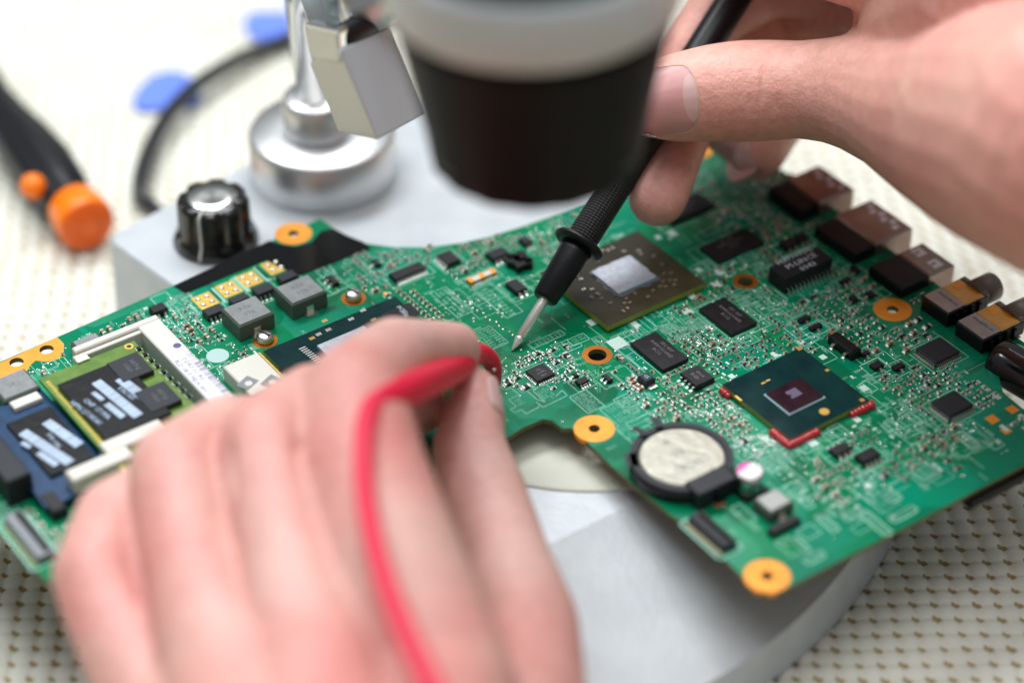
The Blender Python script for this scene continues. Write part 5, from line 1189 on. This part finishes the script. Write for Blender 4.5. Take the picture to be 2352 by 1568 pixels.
for u, v, r in VIA:
    n = 10; vs_ = [(u + r * q * math.cos(2 * math.pi * i / n), v + r * q * math.sin(2 * math.pi * i / n), z) for q, z in ((1.0, .001), (.8, r * .38), (.4, r * .62)) for i in range(n)] + [(u, v, r * .68)]
    mb.add(vs_, [(j * n + i, j * n + (i + 1) % n, (j + 1) * n + (i + 1) % n, (j + 1) * n + i) for j in range(2) for i in range(n)] + [(2 * n + i, 2 * n + (i + 1) % n, 3 * n) for i in range(n)], 'solder', True)
o = bp('solder_dots', mb); o['kind'] = 'stuff'; o['label'] = 'countless shiny round solder dots between the parts'

# traces: bundles of fine parallel lines, straight with 45 degree jogs
mb = MB(); TZ = .0018
def bundle(pts, n, pitch, w, m='trace_green'):
    pts = [Vector(tuple(p)[:2]) for p in pts]
    for k in range(n):
        off = (k - (n - 1) / 2) * pitch; q = []
        for i, p in enumerate(pts):
            d0 = (pts[i] - pts[i - 1]).normalized() if i else (pts[1] - pts[0]).normalized(); d1 = (pts[i + 1] - pts[i]).normalized() if i < len(pts) - 1 else d0
            n0, n1 = Vector((-d0.y, d0.x)), Vector((-d1.y, d1.x)); b = (n0 + n1).normalized(); q.append(p + b * off / max(.5, b.dot(n0)))
        for a, b in zip(q[:-1], q[1:]): mb.line(a, b, w, TZ, m)
W4 = lambda x, y: BM('W4', x, y)
bundle([W4(430, 250), W4(500, 370)], 6, .03, .010); bundle([W4(380, 400), W4(540, 560), W4(545, 720)], 7, .028, .010)
bundle([W4(1560, 380), W4(1780, 640), W4(1780, 700)], 6, .03, .011); bundle([W4(1700, 230), W4(1640, 440)], 1, .03, .035); bundle([W4(1980, 560), W4(1900, 640), W4(1900, 760), W4(1880, 830), W4(1885, 1000)], 2, .06, .03)
bundle([W4(2120, 520), W4(1940, 590), W4(1920, 720)], 2, .04, .02); bundle([W4(1440, 400), W4(1500, 440), W4(1650, 500)], 5, .03, .010)
bundle([BM('Z4', 1500, 1120), BM('Z4', 1400, 1010), BM('Z4', 1270, 930)], 6, .035, .012)
for k in range(26):                          # the comb of lines to the right of the metal tip
    a = BM('Z4', 1700 + 6 * k, 990 - 8.4 * k); b = BM('Z4', 1880 + 2 * k, 990 - 10 * k); mb.line(a, b, .010, TZ, 'trace_green')
for _ in range(520):
    u = rr.uniform(-9, 11); v = rr.uniform(-11, 11)
    if not on_board(u, v, .3): continue
    d = rr.choice([0, 1, 2, 3]) * math.pi / 4; L_ = rr.uniform(.3, 1.4); c = Vector((u, v)); dv = Vector((math.cos(d), math.sin(d))); e = c + dv * L_
    d2 = d + rr.choice([-1, 1]) * math.pi / 4; e2 = e + Vector((math.cos(d2), math.sin(d2))) * rr.uniform(.2, .8)
    if on_board(*e, .3) and on_board(*e2, .3): bundle([c, e, e2], rr.choice([1, 2, 3, 5, 7]), rr.choice([.028, .035]), .011, rr.choice(['trace_green', 'trace_dark']))
o = bp('copper_traces', mb); o['kind'] = 'stuff'; o['label'] = 'fine copper traces running under the green lacquer'

# printed white lines and lettering
def lineM(view, pts, w=.018, closed=False):
    q = [BM(view, *p) for p in pts]
    if closed: q.append(q[0])
    # straighten to the board axes where nearly parallel
    for a, b in zip(q[:-1], q[1:]): SILK.line(a, b, w, LT, 'silk')
def frame(view, T, R, Bt, w=.018):
    q = mq(view, None, T, R, Bt, 0); SILK.rect(*rect_of(q), w, LT, 'silk'); return q
def textblock(q, rows, size, ang, rnd_=None):
    u0, u1, v0, v1 = rect_of(q, -.04)
    pool = ['R243', 'C217', 'PR232', 'C663', 'R430', 'PC216', 'U12', 'L03', 'Q61', 'C84', 'R305', 'D211', 'C1065', 'R17', 'PU8']
    step = size * 1.12
    if ang == 0:
        v = v1 - size * .5
        while v > v0:
            u = u0 + size * 1.3
            while u < u1 - size * .6: t = rr.choice(pool); text(SILK, t, (u, v), size, 0, LT); u += size * (len(t) * .62 + .5)
            v -= step
    else:
        u = u0 + size * .5
        while u < u1:
            v = v0 + size * 1.3
            while v < v1 - size * .6: t = rr.choice(pool); text(SILK, t, (u, v), size, HALF, LT); v += size * (len(t) * .62 + .5)
            u += step
q = mq('W4', (0, 115), (200, 0), (540, 235), (245, 378), 0); SILK.rect(*rect_of(q), .014, LT, 'silk'); textblock(q, 9, .085, HALF)
q = frame('W4', (1275, 50), (1370, 110), (905, 360)); 
q = mq('W4', (815, 262), (1275, 50), (1400, 160), (930, 350), 0); textblock(q, 5, .10, 0)
frame('W4', (1640, 105), (1750, 190), (1515, 305)); textblock(mq('W4', None, (1640, 105), (1750, 190), (1515, 305), 0), 3, .085, HALF)
lineM('W4', [(810, 265), (930, 365)]); lineM('W4', [(1245, 325), (1340, 265), (1330, 240), (1420, 200)]); lineM('W4', [(1160, 400), (1235, 470), (1640, 300), (1590, 255), (1440, 320)])
lineM('W4', [(560, 580), (700, 515), (760, 560), (720, 600)]); lineM('W4', [(730, 495), (860, 410), (1120, 420)]); lineM('W4', [(640, 650), (700, 670), (960, 540), (1160, 440)])
lineM('W4', [(405, 800), (600, 725), (640, 770)]); lineM('W4', [(405, 800), (480, 880), (400, 925), (465, 970), (545, 930), (690, 1040), (520, 1110), (640, 1215), (545, 1260), (610, 1310), (720, 1265), (790, 1330), (985, 1220)])
lineM('W4', [(720, 740), (880, 900), (900, 960), (1060, 880)]); lineM('W4', [(890, 980), (1080, 1150), (950, 1110), (800, 980)]); lineM('W4', [(890, 980), (1080, 880), (1150, 930)]); lineM('W4', [(1240, 1060), (1330, 970), (1410, 1050), (1040, 1230), (940, 1150)])
lineM('W4', [(1380, 575), (1490, 520), (1560, 580), (1450, 640), (1380, 575)]); lineM('W4', [(1210, 600), (1290, 640), (1370, 600)]); lineM('W4', [(1250, 560), (1470, 690)]); lineM('W4', [(1270, 540), (1400, 600)]); lineM('W4', [(1370, 690), (1460, 640)])
lineM('W4', [(1300, 460), (1390, 400), (1500, 490), (1410, 520)]); lineM('W4', [(1730, 5), (2060, 260)], .016); lineM('W4', [(1770, 190), (1870, 150), (1990, 240), (1900, 320)], .012); lineM('W4', [(1770, 190), (1900, 320)])
lineM('W4', [(200, 330), (260, 380)]); lineM('W4', [(1120, 580), (1270, 700)], .02); lineM('W4', [(1490, 840), (1680, 715), (1700, 715)]); lineM('W4', [(1360, 860), (1500, 800)]); lineM('W4', [(390, 600), (510, 690), (400, 750)]); lineM('W4', [(1230, 870), (1290, 760)])
textblock(mq('W4', (940, 980), (1060, 900), (1340, 1060), (1080, 1180), 0), 3, .075, 0)
textblock(mq('W4', (560, 1110), (760, 1040), (860, 1150), (680, 1250), 0), 3, .075, HALF)
for x, y, t, s_, a in [(1240, 275, 'PC216', .12, HALF), (1590, 490, 'PR213', .115, HALF), (1640, 570, 'PD211', .115, HALF), (1755, 715, 'PR232', .11, 0), (1860, 715, 'PQ62', .11, 0), (2010, 625, 'PQ61', .11, HALF), (1840, 210, 'C663', .11, 0), (1870, 235, 'R430', .11, 0), (1950, 290, 'C693', .11, 0), (925, 205, 'PC217', .12, HALF), (1440, 290, 'R910', .10, 0),
                       (860, 595, 'PU8', .10, HALF), (1270, 770, 'PR28', .09, HALF), (2110, 890, 'PR027', .10, HALF), (490, 1420, 'JP4', .1, 0)]: c = W4(x, y); text(SILK, t, c, s_, a, LT)
# hatched pale fields
for T, R, Bt in [((1640, 965), (1770, 975), (1790, 1160))]: pass
for L, T, R, Bt in [((1440, 1080), (1690, 955), (1960, 1200), (1740, 1330))]:
    q = mq('W4', L, T, R, Bt, 0); SILK.rect(*rect_of(q), .02, LT, 'silk'); textblock(q, 6, .06, HALF); textblock((q[0] + .01, q[1] + .02, q[2], q[3]), 6, .06, 0)
for L, T, R, Bt, s_, a in [((1060, 560), (1230, 470), (1340, 540), (1140, 640), .11, HALF), ((980, 640), (1150, 520), (1290, 640), (1110, 780), .10, 0), ((1090, 780), (1150, 720), (1260, 860), (1180, 880), .10, 0)]:
    q = mq('Y3', L, T, R, Bt, 0); SILK.rect(*rect_of(q), .02, LT, 'silk'); textblock(q, 5, s_ * .8, a)
for L, T, R, Bt, s_, a in [((1340, 580), (1480, 570), (1700, 800), (1560, 840), .12, HALF), ((1040, 640), (1130, 600), (1330, 780), (1200, 850), .11, 0), ((1300, 690), (1380, 640), (1450, 700), (1370, 750), .11, 0)]:
    q = mq('Z4', L, T, R, Bt, 0); SILK.rect(*rect_of(q), .016, LT, 'silk'); textblock(q, 5, s_, a)
# general printing all over: frames, ids, little bars
for _ in range(4200):
    if rr.random() < .72: bp_ = rr.choice(AREAB); u = rr.uniform(min(p[0] for p in bp_) - .4, max(p[0] for p in bp_) + .4); v = rr.uniform(min(p[1] for p in bp_) - .4, max(p[1] for p in bp_) + .4)
    else: u = rr.uniform(-9, 11); v = rr.uniform(-11, 11)
    if not on_board(u, v, .35) or not free(u, v, .05): continue
    x, y = to_px(u, v)
    if 1140 < x < 1420 and 740 < y < 960: continue
    if not (-40 < x < W + 40 and -40 < y < H + 40) or (x < 1000 and y > 950 and x > 250): continue
    k = rr.random()
    if k < .42: text(SILK, rr.choice(['R243', 'C217', 'PR32', 'C663', 'R430', 'PC16', 'L03', 'Q61', 'C84', 'R305', 'D211']), (u, v), rr.choice([.09, .10, .12]), rr.choice([0, HALF]), LT)
    elif k < .62: a, b = rr.uniform(.1, .35), rr.uniform(.08, .3); SILK.rect(u - a, u + a, v - b, v + b, rr.choice([.012, .016, .022]), LT, 'silk')
    elif k < .80: L_ = rr.uniform(.2, .8); d = rr.choice([0, 1]); SILK.line((u, v), (u + L_ * d, v + L_ * (1 - d)), rr.choice([.012, .018]), LT, 'silk')
    elif k < .92: SILK.flat(u - .06, u + .06, v - .03, v + .03, LT, 'silk_pad', rr.choice([0, HALF]))
    else:
        for j in range(5): SILK.line((u + j * .05, v), (u + j * .05, v + .14), .016, LT, 'silk')
# broad pale printed fields low on the board
for x, y, w, h in [(2010, 1200, .9, .22), (2075, 1180, .2, .7), (2120, 1080, .5, .45), (1900, 1200, .6, .2), (1960, 1180, .2, .5), (2220, 1010, .6, .25), (1990, 1090, .25, .4), (1870, 1280, .2, .5), (2050, 1140, .3, .3), (2190, 950, .3, .5), (1840, 1250, .5, .12)]:
    c = B(x, y); SILK.rect(c.x - w / 2, c.x + w / 2, c.y - h / 2, c.y + h / 2, .04, LT, 'silk')
    for j in range(int(w / .09)): SILK.line((c.x - w / 2 + j * .09, c.y - h / 2), (c.x - w / 2 + j * .09, c.y + h / 2), .014, LT, 'silk')
o = bp('printed_markings', SILK); o['kind'] = 'stuff'; o['label'] = 'white printed frames and part numbers'
